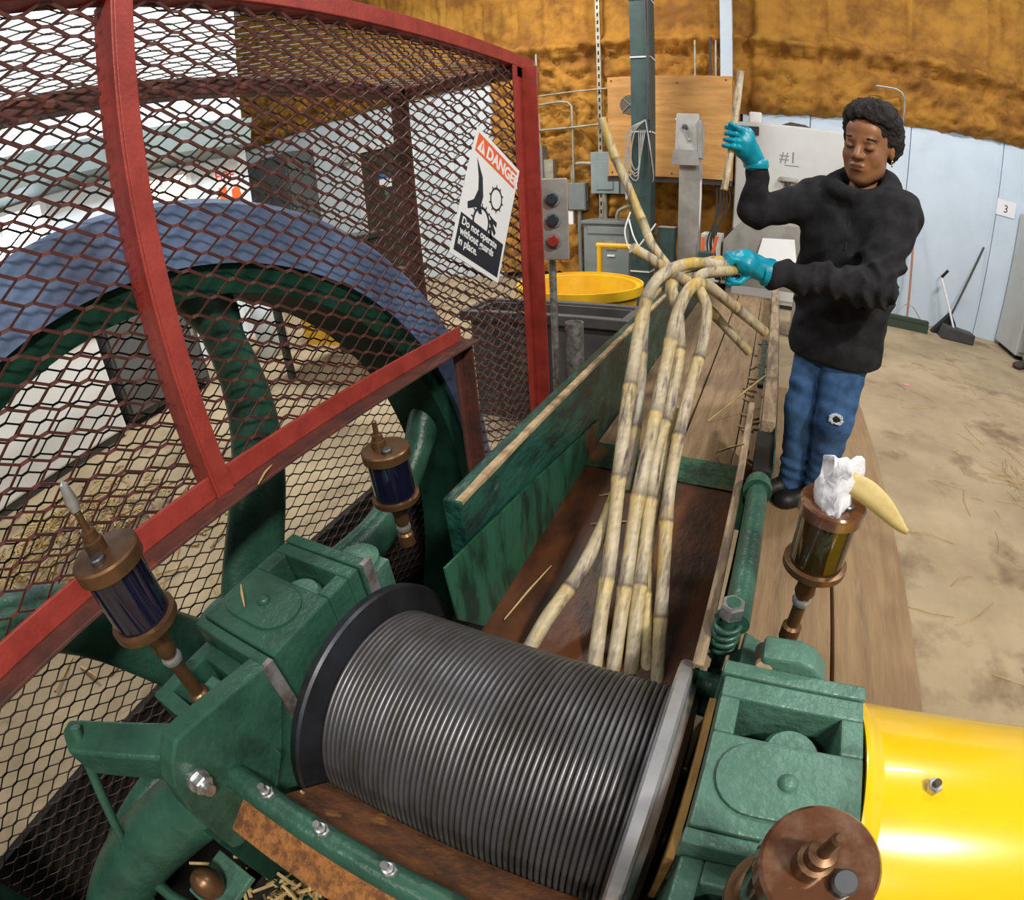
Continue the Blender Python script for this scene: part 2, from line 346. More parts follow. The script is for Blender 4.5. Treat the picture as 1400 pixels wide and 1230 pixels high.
WY = 6.6
def foam_bottom(x):
    if x > -0.42: return 2.19 + (x + .42) * .062
    if x > -3.55: return 0.10
    return 2.72
wall = root('wall_back', (0, WY, 0)); wall['label'] = 'tall rear wall with pale lower panels and sprayed foam above'
MB().box(-9.5, 4.7, WY + .06, WY + .2, 0, 5.4).build('backing', 'brown', wall)
edges = [-0.42, 0.36, 1.53, 2.68, 3.83, 4.7]
for a, c in zip(edges[:-1], edges[1:]):
    MB().box(a + .004, c - .004, WY, WY + .05, 0.0, 2.6).build('panel', 'panel', wall, bevel=.006)
    MB().box(c - .05, c - .03, WY - .006, WY + .002, 0.0, 2.5).build('seam_batten', 'panel', wall)
for a, c in ((-9.4, -8.0), (-8.0, -7.0), (-7.0, -6.05), (-4.95, -4.25), (-4.25, -3.55)):
    MB().box(a + .004, c - .004, WY, WY + .05, 0.0, 2.85).build('panel', 'panel_white', wall, bevel=.006)
MB().box(-6.05, -4.95, WY, WY + .05, 2.15, 2.85).build('panel', 'panel_white', wall, bevel=.006)

# sprayed foam: real relief on a grid
sx, sz = .032, .032
nx, nz = int(14.1 / sx), int(5.3 / sz)
vid = {}; V = []; F = []
def foam_y(x, z):
    bt = foam_bottom(x)
    p = Vector((x * 1.6, 3.3, z * 1.6))
    n1 = mnoise.noise(p * 1.1); n2 = mnoise.noise(p * 3.1 + Vector((7, 1, 3))); n3 = mnoise.noise(p * 8.0); n4 = mnoise.noise(p * 16.0)
    low = 1.0 if z < 2.95 else 0.35
    d = .055 + .030 * n1 + low * (.15 * abs(n2) + .085 * abs(n3) + .035 * n4)
    wob = .05 * mnoise.noise(Vector((x * 2.2, 0, 9)))
    d += .20 * math.exp(-((z - 3.06 - wob) / .085) ** 2) * (0.75 + .5 * n3)          # foam over the girt
    d -= .05 * math.exp(-((z - 2.90 - wob) / .05) ** 2)
    if z > 3.12:                                                                        # runs of foam above the girt
        r = mnoise.noise(Vector((x * 9, z * .5, 2))); d += .035 * abs(r) + .02 * mnoise.noise(Vector((x * 22, z * 1.2, 5)))
        for xr in (.55, 1.45, 2.35, -1.55, -2.75): d += .05 * math.exp(-((x - xr) / .035) ** 2)
    for xg in (-2.12, -.36): d -= .13 * math.exp(-((x - xg) / .07) ** 2)               # grooves at the steel columns
    if abs(x) < 20:
        for zg in (1.35, 1.95, .75, .3, 2.45):
            if x < -.42: d -= .05 * math.exp(-((z - zg - .07 * n1) / .035) ** 2) * (.5 + n2 + .5)
    e = min(1.0, max(0.0, (z - bt) / .10)) if bt > .2 else 1.0
    return WY - .012 - max(.0, d) * (e ** .5)
for i in range(nx + 1):
    x = -9.4 + i * sx
    bt = foam_bottom(x) + .035 * mnoise.noise(Vector((x * 5, 1, 1))) + .03 * mnoise.noise(Vector((x * 14, 1, 4)))
    for k in range(nz + 1):
        z = .1 + k * sz
        if z < bt - sz: continue
        zz = max(z, bt)
        vid[i, k] = len(V); V.append((x, foam_y(x, zz) - WY, zz))
for i in range(nx):
    for k in range(nz):
        q = [(i, k), (i + 1, k), (i + 1, k + 1), (i, k + 1)]
        if all(t in vid for t in q): F.append(tuple(vid[t] for t in q))
me = bpy.data.meshes.new('foam_insulation'); me.from_pydata(V, [], F); me.materials.append(M['foam'])
me.polygons.foreach_set('use_smooth', [True] * len(me.polygons)); me.update()
fo = bpy.data.objects.new('foam_insulation', me); COL.objects.link(fo); fo.parent = wall; fo['label'] = 'lumpy orange-brown sprayed foam insulation'

# left wing: tall pale wall with duct and windows
wl = root('wall_left', (-5.4, 0, 0)); wl['label'] = 'tall pale blue-white partition wall beyond the guard'
MB().box(-5.55, -5.4, -4, 4.0, 0, 5.4).build('panelling', 'panel_white', wl)
MB().box(-9.4, -5.5, 3.85, 3.95, 0, 5.4).build('return_wall', 'panel_white', wl)
for y in (-1.2, 0.0, 1.2, 2.4, 3.6): MB().box(-5.402, -5.39, y, y + .02, 0, 5.4).build('seam_batten', 'panel_white', wl)
b = MB(); b.prism([(-5.385, 2.12), (-5.12, 2.2), (-5.05, 2.48), (-5.385, 2.56)], lambda p, t: (p[0], t, p[1]), -4, 3.88)
tag(b.build('air_duct', 'grey_blue', origin=(-5.2, 0, 2.3)), 'long pale grey duct running along the partition wall', 'duct')
def window(name, y0, y1, z0, z1, light):
    w = root(name, (-5.4, (y0 + y1) / 2, z0))
    f = MB(); t = .06
    f.box(-5.4, -5.36, y0 - t, y0, z0 - t, z1 + t); f.box(-5.4, -5.36, y1, y1 + t, z0 - t, z1 + t); f.box(-5.4, -5.36, y0, y1, z1, z1 + t); f.box(-5.4, -5.36, y0, y1, z0 - t, z0)
    f.build('window_frame', 'white', w)
    ym = (y0 + y1) / 2
    MB().box(-5.398, -5.385, y0, ym - .015, z0, z1).build('pane', light, w); MB().box(-5.398, -5.385, ym + .015, y1, z0, z1).build('pane', light, w)
    MB().box(-5.395, -5.37, ym - .015, ym + .015, z0, z1).build('mullion', 'white', w)
window('window_1', 0.75, 1.55, 1.45, 2.05, 'window_light')
window('window_2', 2.55, 3.15, 1.65, 2.0, 'lamp_light')
wr = root('wall_right', (4.7, 0, 0)); wr['label'] = 'pale side wall to the right'
MB().box(4.7, 4.85, -4, 6.7, 0, 5.4).build('panelling', 'panel', wr)

# brown door in the rear wall
d = root('door_1', (-5.5, WY, 0)); d['label'] = 'dark brown door with pale frame in the rear wall'
MB().box(-5.96, -5.04, WY - .02, WY + .03, 0.0, 2.08).build('door_leaf', 'brown', d, bevel=.004)
MB().box(-6.06, -5.96, WY - .05, WY + .03, 0, 2.18).build('door_frame', 'white', d); MB().box(-5.04, -4.94, WY - .05, WY + .03, 0, 2.18).build('door_frame', 'white', d)
MB().box(-5.96, -5.04, WY - .05, WY + .03, 2.08, 2.18).build('door_frame', 'white', d)
MB().ball((-5.12, WY - .06, 1.0), .032).build('door_knob', 'galv', d, smooth=60)
t = thing('door_notice', (-5.5, WY - .03, 1.55), 'small blue and white notice on the brown door', 'sign')
MB().box(-5.62, -5.40, WY - .026, WY - .022, 1.60, 1.68).build('header', 'blue_print', t)
MB().box(-5.62, -5.38, WY - .026, WY - .022, 1.47, 1.60).build('sheet', 'paper', t)
tag(MB().box(-5.53, -5.45, WY - .026, WY - .022, 1.34, 1.45).build('sticker', 'green_light', origin=(-5.49, WY - .024, 1.34)), 'small green sticker below the notice on the brown door', 'sticker')
t = thing('wall_lamp', (-6.25, WY - .06, 2.1), 'small cream emergency lamp on the wall beside the brown door', 'lamp')
MB().box(-6.42, -6.10, WY - .10, WY, 1.98, 2.10).build('housing', 'offwhite', t, bevel=.01)
for x in (-6.36, -6.16): MB().lathe([(0, .03), (.04, .055), (.06, .055)], (x, WY - .04, 2.16), (0, -1, -.2), 14).build('lamp_head', 'offwhite', t, smooth=40)
t = thing('tall_cabinet', (-7.9, WY - .5, 0), 'tall dark grey cabinet standing in the recess by the partition', 'cabinet')
MB().box(-8.85, -7.0, WY - .6, WY - .02, 0, 2.35).build('body', 'panel_dusk', t, bevel=.01)
MB().box(-8.8, -7.05, WY - .62, WY - .6, 1.3, 2.3).build('door', 'panel_dusk', t, bevel=.006); MB().box(-8.8, -7.05, WY - .62, WY - .6, .06, 1.26).build('door', 'grey', t, bevel=.006)
# fire notice at the end of the partition
t = thing('fire_sign', (-5.39, 3.72, 1.6), 'white notice with red lettering at the end of the pale partition', 'sign')
MB().box(-5.398, -5.388, 3.50, 3.90, 1.50, 2.02).build('board', 'white', t)
mt = Matrix.Translation((-5.385, 3.53, 1.86)) @ Matrix(((0, 0, 1, 0), (1, 0, 0, 0), (0, 1, 0, 0), (0, 0, 0, 1)))
text('lettering', 'FIRE', .145, mt, 'red_print', t, .002)
MB().box(-5.388, -5.383, 3.56, 3.66, 1.55, 1.78).build('symbol', 'orange', t); MB().prism([(3.72, 1.55), (3.86, 1.62), (3.83, 1.79), (3.73, 1.74)], lambda p, q: (q, p[0], p[1]), -5.388, -5.383).build('symbol', 'orange', t)

# appliances beyond the guard
t = thing('chest_freezer', (-4.6, .75, 0), 'big white enamel chest on the floor beyond the flywheel', 'freezer')
MB().box(-5.0, -4.28, -.25, 1.42, .06, .82).build('body', 'white', t, bevel=.02); MB().box(-5.02, -4.26, -.27, 1.44, .83, .92).build('lid', 'white', t, bevel=.02)
MB().box(-4.98, -4.30, -.2, 1.38, 0, .06).build('plinth', 'dark_grey', t); MB().box(-4.262, -4.24, .5, .7, .80, .86).build('handle', 'offwhite', t, bevel=.006)
t = thing('dark_cupboard', (-4.7, 1.95, 0), 'low dark grey cupboard beside the white chest', 'cupboard')
MB().box(-5.05, -4.35, 1.5, 2.35, .05, .95).build('body', 'dark_grey', t, bevel=.01)
for y0, y1 in ((1.53, 1.91), (1.94, 2.32)):
    q = MB().box(-4.35, -4.33, y0, y1, .1, .9).build('door', 'panel_dusk', t, bevel=.006); MB().box(-4.33, -4.31, y1 - .06, y1 - .03, .5, .62).build('handle', 'galv', q)
MB().box(-5.0, -4.4, 1.55, 2.3, 0, .05).build('plinth', 'black', t)
t = thing('work_table', (-3.0, 2.95, 0), 'brown worktable with a pale metal edge beyond the guard', 'table')
MB().box(-3.5, -2.45, 2.55, 3.3, .70, .735).build('table_top', 'brown', t); MB().box(-3.51, -2.44, 2.53, 2.55, .69, .745).build('edge_strip', 'galv', t)
for x in (-3.45, -2.5):
    for y in (2.6, 3.25): MB().box(x - .025, x + .025, y - .025, y + .025, 0, .70).build('leg', 'dark_grey', t)
t = thing('storage_box', (-3.1, 3.0, .735), 'dark brown lidded box on the worktable beyond the guard', 'box')
MB().box(-3.35, -2.75, 2.7, 3.2, .736, 1.0).build('body', 'brown', t, bevel=.01); MB().box(-3.37, -2.73, 2.68, 3.22, 1.0, 1.05).build('lid', 'dark_grey', t, bevel=.01)
t = thing('white_drum', (-4.35, 3.15, 0), 'pale white upright canister beyond the flywheel', 'canister')
MB().lathe([(0, .15), (.02, .16), (.72, .16), (.78, .13), (.86, .05), (.93, .045)], (-4.35, 3.15, 0), (0, 0, 1), 24).build('body', 'panel_white', t, smooth=40)
MB().lathe([(.93, .05), (.98, .05), (.985, .03)], (-4.35, 3.15, 0), (0, 0, 1), 16).build('cap', 'red', t, smooth=40)
t = thing('yellow_crate', (-3.9, 3.55, 0), 'yellow plastic crate behind the worktable', 'crate')
b = MB(); b.box(-4.15, -3.55, 3.4, 3.44, 0, .62); b.box(-4.15, -3.55, 3.86, 3.9, 0, .62); b.box(-4.15, -4.11, 3.44, 3.86, 0, .62); b.box(-3.59, -3.55, 3.44, 3.86, 0, .62); b.box(-4.11, -3.59, 3.44, 3.86, 0, .03)
b.build('bin', 'yellow_plastic', t); b = MB()
b.box(-4.18, -3.52, 3.37, 3.41, .58, .64); b.box(-4.18, -3.52, 3.89, 3.93, .58, .64); b.box(-4.18, -4.14, 3.41, 3.89, .58, .64); b.box(-3.56, -3.52, 3.41, 3.89, .58, .64)
b.build('rim', 'yellow_plastic', t)
#@@BACK
# ------------------------------------------------------------------ along the rear wall
FW = WY - .16                     # in front of the foam
# plywood cabinet on the wall
t = thing('plywood_box', (-1.07, 6.0, 1.36), 'big plywood box hung on the foam wall with a round vent', 'box')
MB().box(-1.72, -.46, 5.6, 5.62, 1.36, 2.44).build('front_board', 'ply', t)
MB().box(-.48, -.46, 5.62, 6.42, 1.36, 2.44).build('side_board', 'ply', t); MB().box(-1.72, -1.70, 5.62, 6.42, 1.36, 2.44).build('side_board', 'ply', t)
MB().box(-1.70, -.48, 5.62, 6.42, 2.42, 2.44).build('top_board', 'ply', t); MB().box(-1.70, -.48, 5.62, 6.42, 1.36, 1.38).build('bottom_board', 'ply', t)
MB().box(-1.70, -.48, 6.40, 6.42, 1.38, 2.42).build('back_board', 'brown', t)
MB().box(-1.74, -.46, 5.62, 6.44, 1.30, 1.36).build('support_ledge', 'brown', t)
q = MB().lathe([(0, .105), (.006, .105), (.006, .0)], (-1.485, 5.6, 2.13), (0, -1, 0), 28).build('vent', 'gauze', t)
b = MB()
for a in (45, 135):
    dx, dz = math.cos(math.radians(a)) * .12, math.sin(math.radians(a)) * .12
    b.bar((-1.485 - dx, 5.588, 2.13 - dz), (-1.485 + dx, 5.588, 2.13 + dz), .006, .006, (0, 1, 0))
b.build('vent_bars', 'galv', q)
for x, z in ((-1.68, 2.40), (-1.68, 1.40), (-.52, 2.40), (-.52, 1.40), (-1.0, 2.36), (-1.05, 1.40), (-1.5, 1.4)): MB().ball((x, 5.598, z), .009, n=8).build('screw', 'brown', t)
# teal column with bundled cable
t = thing('steel_column', (-1.25, 5.2, 0), 'dark teal square steel column in front of the plywood box', 'column')
MB().box(-1.345, -1.155, 5.1, 5.3, 0, 5.2).build('shaft', 'column', t, bevel=.008)
MB().box(-1.45, -1.05, 5.0, 5.4, 0, .02).build('base_plate', 'column', t)
for k, z in enumerate((3.12, 2.52, 1.78, .40)):
    b = MB(); b.box(-1.352, -1.148, 5.092, 5.098, z, z + .014); b.box(-1.352, -1.347, 5.092, 5.305, z, z + .014); b.box(-1.153, -1.148, 5.092, 5.305, z, z + .014); b.box(-1.352, -1.148, 5.301, 5.305, z, z + .014)
    b.build('cable_tie', 'white', t)
b = MB()
b.tube(catmull([(-1.185, 5.085, 5.2), (-1.19, 5.085, 3.1), (-1.18, 5.085, 2.5), (-1.185, 5.085, 1.8), (-1.17, 5.08, 1.6), (-1.15, 5.07, 1.4)], .1), .011, 8)
b.tube(catmull([(-1.165, 5.085, 5.2), (-1.168, 5.085, 2.5), (-1.166, 5.085, 1.9)], .1), .009, 8)
tag(b.build('black_cable', 'dark_grey', origin=(-1.18, 5.09, 1.4)), 'black cable tied down the face of the teal column', 'cable')
b = MB()
for k, (w, l) in enumerate(((.10, .30), (.14, .36), (.17, .33), (.12, .40))):
    b.tube(catmull([(-1.20, 5.07, 1.90), (-1.20 - w, 5.06, 1.78), (-1.33 - .02 * k, 5.04, 1.66 - l * .5), (-1.27, 5.05, 1.72 - l), (-1.20 - .02 * k, 5.06, 1.80)], .03), .006, 7)
b.tube(catmull([(-1.20, 5.07, 1.9), (-1.15, 5.06, 1.6), (-1.12, 5.06, 1.36), (-1.13, 5.07, 1.30)], .03), .006, 7)
tag(b.build('coiled_wire', 'galv', origin=(-1.2, 5.06, 1.4)), 'loops of pale wire hanging from a tie on the teal column', 'wire')
b = MB()
b.tube(catmull([(-1.34, 5.05, 1.0), (-1.38, 5.0, .8), (-1.30, 4.98, .62), (-1.16, 4.98, .78), (-1.08, 5.0, .9)], .03), .008, 7)
b.tube(catmull([(-1.36, 5.05, .95), (-1.28, 4.98, .75), (-1.15, 4.97, .56), (-1.05, 4.98, .5)], .03), .008, 7)
tag(b.build('loose_wire', 'white', origin=(-1.2, 5.0, .6)), 'loose white wires crossing the foot of the teal column', 'wire')
# grey operator pedestal at the far end of the table
t = thing('control_pedestal', (-.67, 4.35, .5), 'grey galvanised pedestal with a sloping switch box on top', 'pedestal')
MB().box(-.75, -.585, 4.30, 4.44, .43, 1.47).build('post', 'galv', t, bevel=.004)
b = MB(); b.prism([(4.22, 1.45), (4.46, 1.45), (4.44, 1.84), (4.30, 1.86)], lambda p, s: (s, p[0], p[1]), -.775, -.60); b.build('switch_box', 'galv', t, bevel=.004)
b = MB(); b.prism([(-.80, 1.44), (-.575, 1.44), (-.60, 1.56), (-.775, 1.56)], lambda p, s: (p[0], s, p[1]), 4.205, 4.225); b.build('skirt', 'galv', t)
MB().box(-.60, -.575, 4.23, 4.43, 1.50, 1.80).build('side_cover', 'galv', t, bevel=.004)
MB().lathe([(0, .022), (.03, .022), (.035, .012)], (-.70, 4.265, 1.74), (0, -1, .2), 14).build('knob', 'dark_grey', t, smooth=40)
b = MB(); b.bar((-.71, 4.24, 1.74), (-.66, 4.22, 1.64), .012, .012); b.ball((-.66, 4.22, 1.64), .014, n=10); b.build('lever', 'galv', t)
for z in (1.81, 1.70, 1.62, 1.53): MB().hexa((-.776, 4.33, z), (-1, 0, 0), .012, .012).build('bolt', 'zinc', t)
b = MB(); b.prism([(4.31, .98), (4.34, .92), (4.40, 1.2), (4.36, 1.33), (4.31, 1.3)], lambda p, s: (s, p[0], p[1]), -.584, -.580); tag(b.build('torn_label', 'paper', origin=(-.582, 4.35, .92)), 'torn white label on the side of the pedestal', 'label')
t = thing('timber_stub', (-.83, 4.3, .43), 'short dark green timber stub beside the pedestal', 'post')
MB().box(-.89, -.77, 4.22, 4.36, .43, .93).build('post', 'column', t, bevel=.006); MB().box(-.895, -.765, 4.215, 4.365, .93, .935).build('cut_end', 'galv', t)
b = MB()
for k in range(7):
    z = .90 - .05 * k; c = Vector((-.90 - .012 * (k % 2), 4.21, z)); R = 24
    b.tube([c + Vector((math.cos(a) * (.016 if k % 2 else .004), math.sin(a) * (.004 if k % 2 else .016) * .5, math.sin(a) * .03)) for a in np.linspace(0, 2 * math.pi, 14)], .005, 6, False)
tag(b.build('chain', 'chain', origin=(-.9, 4.21, .6)), 'dark chain hanging beside the green timber stub', 'chain')
t = thing('clamp', (-.50, 4.2, .70), 'green clamp with two orange-red grips beyond the cane', 'clamp')
MB().box(-.56, -.44, 4.16, 4.24, .66, .77).build('jaw', 'column', t, bevel=.008)
MB().tube([(-.53, 4.2, .76), (-.53, 4.2, .88)], .014, 10).build('grip', 'handle_orange', t, smooth=40); MB().tube([(-.46, 4.19, .70), (-.42, 4.17, .90)], .014, 10).build('grip', 'handle_orange', t, smooth=40)
b = MB()
for k in range(5): b.tube(catmull([(-.60 + .03 * k, 5.68, 1.30), (-.55 + .03 * k, 5.3, 1.12), (-.47 - .03 * (k % 3), 4.48, .8), (-.44 + .02 * k, 4.5, .5)], .06), .012 if k < 2 else .007, 7)
tag(b.build('hanging_hoses', 'black', origin=(-.45, 4.48, .5)), 'tangle of dark hoses hanging below the plywood box', 'hose')
# transformer and guard rail
t = thing('transformer_cabinet', (-1.9, 6.2, 0), 'grey steel transformer cabinet on the floor by the foam wall', 'cabinet')
MB().box(-2.15, -1.60, 5.98, 6.36, .05, .80).build('body', 'grey', t, bevel=.008); MB().box(-2.17, -1.58, 5.95, 6.38, .80, .84).build('lid', 'grey', t, bevel=.006)
MB().box(-2.10, -1.65, 5.965, 5.98, .68, .77).build('louvre', 'grey', t, bevel=.01)
for x in (-2.1, -1.65): MB().box(x - .04, x + .04, 6.0, 6.3, 0, .05).build('foot', 'black', t)
MB().box(-1.88, -1.75, 5.966, 5.979, .50, .60).build('rating_plate', 'conduit', t); MB().box(-1.86, -1.77, 5.966, 5.979, .415, .435).build('white_tag', 'paper', t)
t = thing('guard_rail', (-1.58, 5.35, 0), 'yellow pipe guard rail in front of the grey transformer cabinet', 'rail')
r = .03
MB().tube([(-1.75, 5.35, 0), (-1.75, 5.35, .62)], r, 12).build('upright', 'yellow_pipe', t, smooth=40); MB().tube([(-1.30, 5.35, 0), (-1.30, 5.35, .62)], r, 12).build('upright', 'yellow_pipe', t, smooth=40)
MB().tube([(-1.78, 5.35, .62), (-1.27, 5.35, .62)], r, 12).build('top_pipe', 'yellow_pipe', t, smooth=40); MB().tube([(-1.75, 5.35, .14), (-1.30, 5.35, .14)], r, 12).build('lower_pipe', 'yellow_pipe', t, smooth=40)
# electrical boxes and conduit
t = thing('breaker_panel', (-1.95, 6.4, 1.15), 'pale grey-blue breaker panel partly behind the plywood box', 'electrical box')
MB().box(-2.18, -1.83, 6.36, 6.52, 1.15, 1.67).build('enclosure', 'grey_blue', t, bevel=.006); MB().box(-2.11, -1.9, 6.345, 6.36, 1.20, 1.55).build('door', 'grey_blue', t, bevel=.004); MB().box(-1.83, -1.76, 6.40, 6.52, 1.15, 1.60).build('gutter', 'grey', t)
t = thing('white_junction_box', (-1.66, 6.42, 1.08), 'white junction box beside the grey-blue breaker panel', 'electrical box')
MB().box(-1.75, -1.56, 6.36, 6.5, 1.08, 1.42).build('enclosure', 'white', t, bevel=.006); MB().box(-1.735, -1.575, 6.35, 6.36, 1.10, 1.40).build('cover', 'white', t)
t = thing('disconnect_switch', (-2.35, 6.4, .94), 'grey disconnect box with conduit on the foam wall', 'electrical box')
MB().box(-2.46, -2.24, 6.32, 6.46, .94, 1.29).build('enclosure', 'grey', t, bevel=.006); MB().box(-2.455, -2.25, 6.31, 6.32, .95, 1.28).build('cover', 'grey', t, bevel=.004); MB().box(-2.24, -2.215, 6.35, 6.40, 1.05, 1.2).build('switch_handle', 'dark_grey', t)
MB().box(-2.47, -2.41, 6.33, 6.38, .76, .93).build('pull_tab', 'paper', t)
def conduit(name, pts, r, label, m='conduit'):
    tag(MB().tube(catmull(pts, .05), r, 10).build(name, m, smooth=50, origin=pts[0]), label, 'conduit')
conduit('conduit', [(-2.43, 6.40, 1.29), (-2.43, 6.40, 1.45), (-2.38, 6.40, 1.53), (-2.18, 6.40, 1.53)], .025, 'thick bent conduit from the disconnect box to the breaker panel')
conduit('conduit', [(-2.9, 6.36, 2.31), (-2.52, 6.36, 2.33), (-2.42, 6.36, 2.28), (-2.40, 6.36, 2.15), (-2.40, 6.36, 1.30)], .016, 'bent conduit dropping into the top of the disconnect box')
conduit('conduit', [(-2.9, 6.34, 1.98), (-2.4, 6.34, 1.99), (-1.95, 6.34, 2.02)], .016, 'level conduit crossing the foam below the bent one')
conduit('conduit', [(-2.9, 6.33, 2.42), (-2.4, 6.33, 2.44), (-1.74, 6.33, 2.46)], .012, 'thin level conduit running to the top of the plywood box')
conduit('conduit', [(-2.34, 6.38, .94), (-2.34, 6.38, .5), (-2.33, 6.38, 0.0)], .028, 'dark steel conduit from the disconnect box to the floor', 'grey')
conduit('conduit', [(-2.02, 6.40, 1.15), (-2.02, 6.42, .95), (-2.02, 6.42, .82)], .03, 'tan conduit from the breaker panel into the transformer')
conduit('conduit', [(-1.78, 6.1, .84), (-1.76, 6.1, .95), (-1.60, 6.1, 1.02), (-1.45, 6.15, 1.05)], .022, 'curved flexible conduit rising from the transformer lid')
conduit('conduit', [(-1.60, 6.33, 2.46), (-1.60, 6.33, 2.95)], .013, 'short bright conduit above the plywood box', 'galv')
conduit('conduit', [(-.93, 6.33, 2.46), (-.93, 6.33, 3.02)], .012, 'first of three thin conduits above the plywood box')
conduit('conduit', [(-.76, 6.33, 2.46), (-.76, 6.33, 3.06)], .012, 'second of three thin conduits above the plywood box', 'dark_grey')
conduit('conduit', [(-.70, 6.33, 2.46), (-.70, 6.33, 3.02)], .012, 'bright last of three thin conduits above the plywood box', 'galv')
conduit('conduit', [(1.05, 6.33, 2.66), (1.28, 6.33, 2.66), (1.36, 6.33, 2.60), (1.38, 6.35, 2.50), (1.38, 6.42, 2.2)], .012, 'thin bent conduit on the foam above the woman', 'galv')
conduit('conduit', [(-2.86, 6.40, 2.60), (-2.86, 6.40, 3.0)], .014, 'short pale conduit stub high on the foam', 'galv')
t = thing('slotted_channel', (-2.05, 6.42, 0), 'slotted steel strut channel running up the foam wall', 'strut')
MB().box(-2.085, -2.035, 6.38, 6.42, .0, 5.2).build('channel', 'conduit', t)
for k in range(46): MB().box(-2.07, -2.05, 6.377, 6.381, .5 + k * .1, .55 + k * .1).build('slot', 'black', t)
t = thing('grey_wall_box', (-2.86, 6.35, 1.35), 'dark grey box on the foam behind the guard post', 'electrical box')
MB().box(-3.05, -2.78, 6.30, 6.46, 1.30, 1.78).build('enclosure', 'grey', t, bevel=.006); MB().box(-2.78, -2.66, 6.34, 6.46, 1.30, 1.60).build('side_box', 'conduit', t)
for k in range(3): MB().tube([(-2.98 + .07 * k, 6.38, 1.78), (-2.98 + .07 * k, 6.38, 2.2)], .014, 8).build('riser', 'conduit', t, smooth=50)
t = thing('white_pole', (-.58, 6.38, 2.45), 'pale blue painted steel pole above the plywood box', 'pole')
MB().box(-.645, -.515, 6.28, 6.40, 2.44, 5.2).build('shaft', 'panel', t, bevel=.004); MB().box(-.66, -.50, 6.27, 6.41, 2.44, 2.46).build('foot_plate', 'panel', t)
# white cabinet marked #1
t = thing('white_cabinet', (.12, 6.2, 0), 'white cabinet marked with the number one behind the woman', 'cabinet')
MB().box(-.44, .72, 5.95, 6.5, .05, 2.02).build('body', 'offwhite', t, bevel=.01)
MB().box(-.43, .71, 5.93, 5.95, .1, 2.0).build('door', 'offwhite', t, bevel=.006)
MB().box(-.42, .70, 6.0, 6.4, 0, .05).build('plinth', 'dark_grey', t)
FZ = Matrix(((1, 0, 0, 0), (0, 0, -1, 0), (0, 1, 0, 0), (0, 0, 0, 1)))
text('marking', '#1', .17, Matrix.Translation((.02, 5.928, 1.62)) @ FZ, 'pencil', t)
MB().box(.08, .23, 5.926, 5.93, 1.585, 1.592).build('underline', 'pencil', t)
MB().box(-.42, -.20, 5.90, 5.93, 1.88, 1.97).build('black_plate', 'ink', t)
q = MB().box(.09, .15, 5.88, 5.93, 1.36, 1.46).build('latch', 'dark_grey', t, bevel=.01); MB().tube(catmull([(.12, 5.87, 1.42), (.13, 5.86, 1.3), (.12, 5.86, 1.05), (.11, 5.87, .92)], .05), .008, 8).build('rod', 'dark_grey', q)
MB().box(.03, .22, 5.86, 5.93, 1.41, 1.46).build('catch', 'galv', t, bevel=.008)
tag(MB().box(-.32, -.18, 6.1, 6.3, 2.025, 2.16).build('small_can', 'white', origin=(-.25, 6.2, 2.025), bevel=.02), 'small white carton on top of the white cabinet', 'carton')
tag(MB().prism([(.02, 2.022), (.34, 2.022), (.28, 2.05), (.12, 2.065)], lambda p, s: (p[0], s, p[1]), 6.0, 6.2).build('folded_cardboard', 'brown', origin=(.18, 6.1, 2.022)), 'flat piece of brown card on top of the white cabinet', 'cardboard')
tag(MB().box(.60, .80, WY - .012, WY - .006, 1.66, 2.0).build('paper_sheet', 'paper', origin=(.7, WY, 1.66)), 'blank white paper sheet on the wall behind the woman', 'paper')
t = thing('wall_number', (2.8, WY - .01, 1.5), 'white paper with the number three on the pale blue wall', 'paper')
MB().box(2.67, 2.92, WY - .012, WY - .007, 1.53, 1.72).build('sheet', 'paper', t); text('number', '3', .13, Matrix.Translation((2.76, WY - .013, 1.575)) @ FZ, 'ink', t)
# grey steel hopper beyond the table
t = thing('steel_hopper', (-.05, 4.6, .4), 'grey steel hopper with a sloping white tray beyond the table', 'hopper')
b = MB(); b.prism([(-.42, .43), (.30, .43), (.30, 1.02), (-.28, 1.0), (-.42, .82)], lambda p, s: (p[0], s, p[1]), 4.72, 5.15); b.build('body', 'galv', t, bevel=.006)
b = MB(); b.prism([(-.14, .62), (.24, .62), (.19, .90), (-.08, .88)], lambda p, s: (p[0], s - (p[1] - .62) * -.25, p[1]), 4.60, 4.612); b.build('tray', 'white', t)
MB().box(-.62, -.44, 4.75, 5.0, .43, .86).build('side_chute', 'offwhite', t, bevel=.006)
for x in (-.38, .24): MB().box(x, x + .05, 4.8, 4.85, 0, .43).build('leg', 'galv', t)
conduit('cable', [(.1, 5.85, 1.2), (-.25, 5.7, .95), (-.42, 5.2, .86), (-.6, 4.9, .70)], .007, 'thin black cable sagging from the white cabinet', 'black')
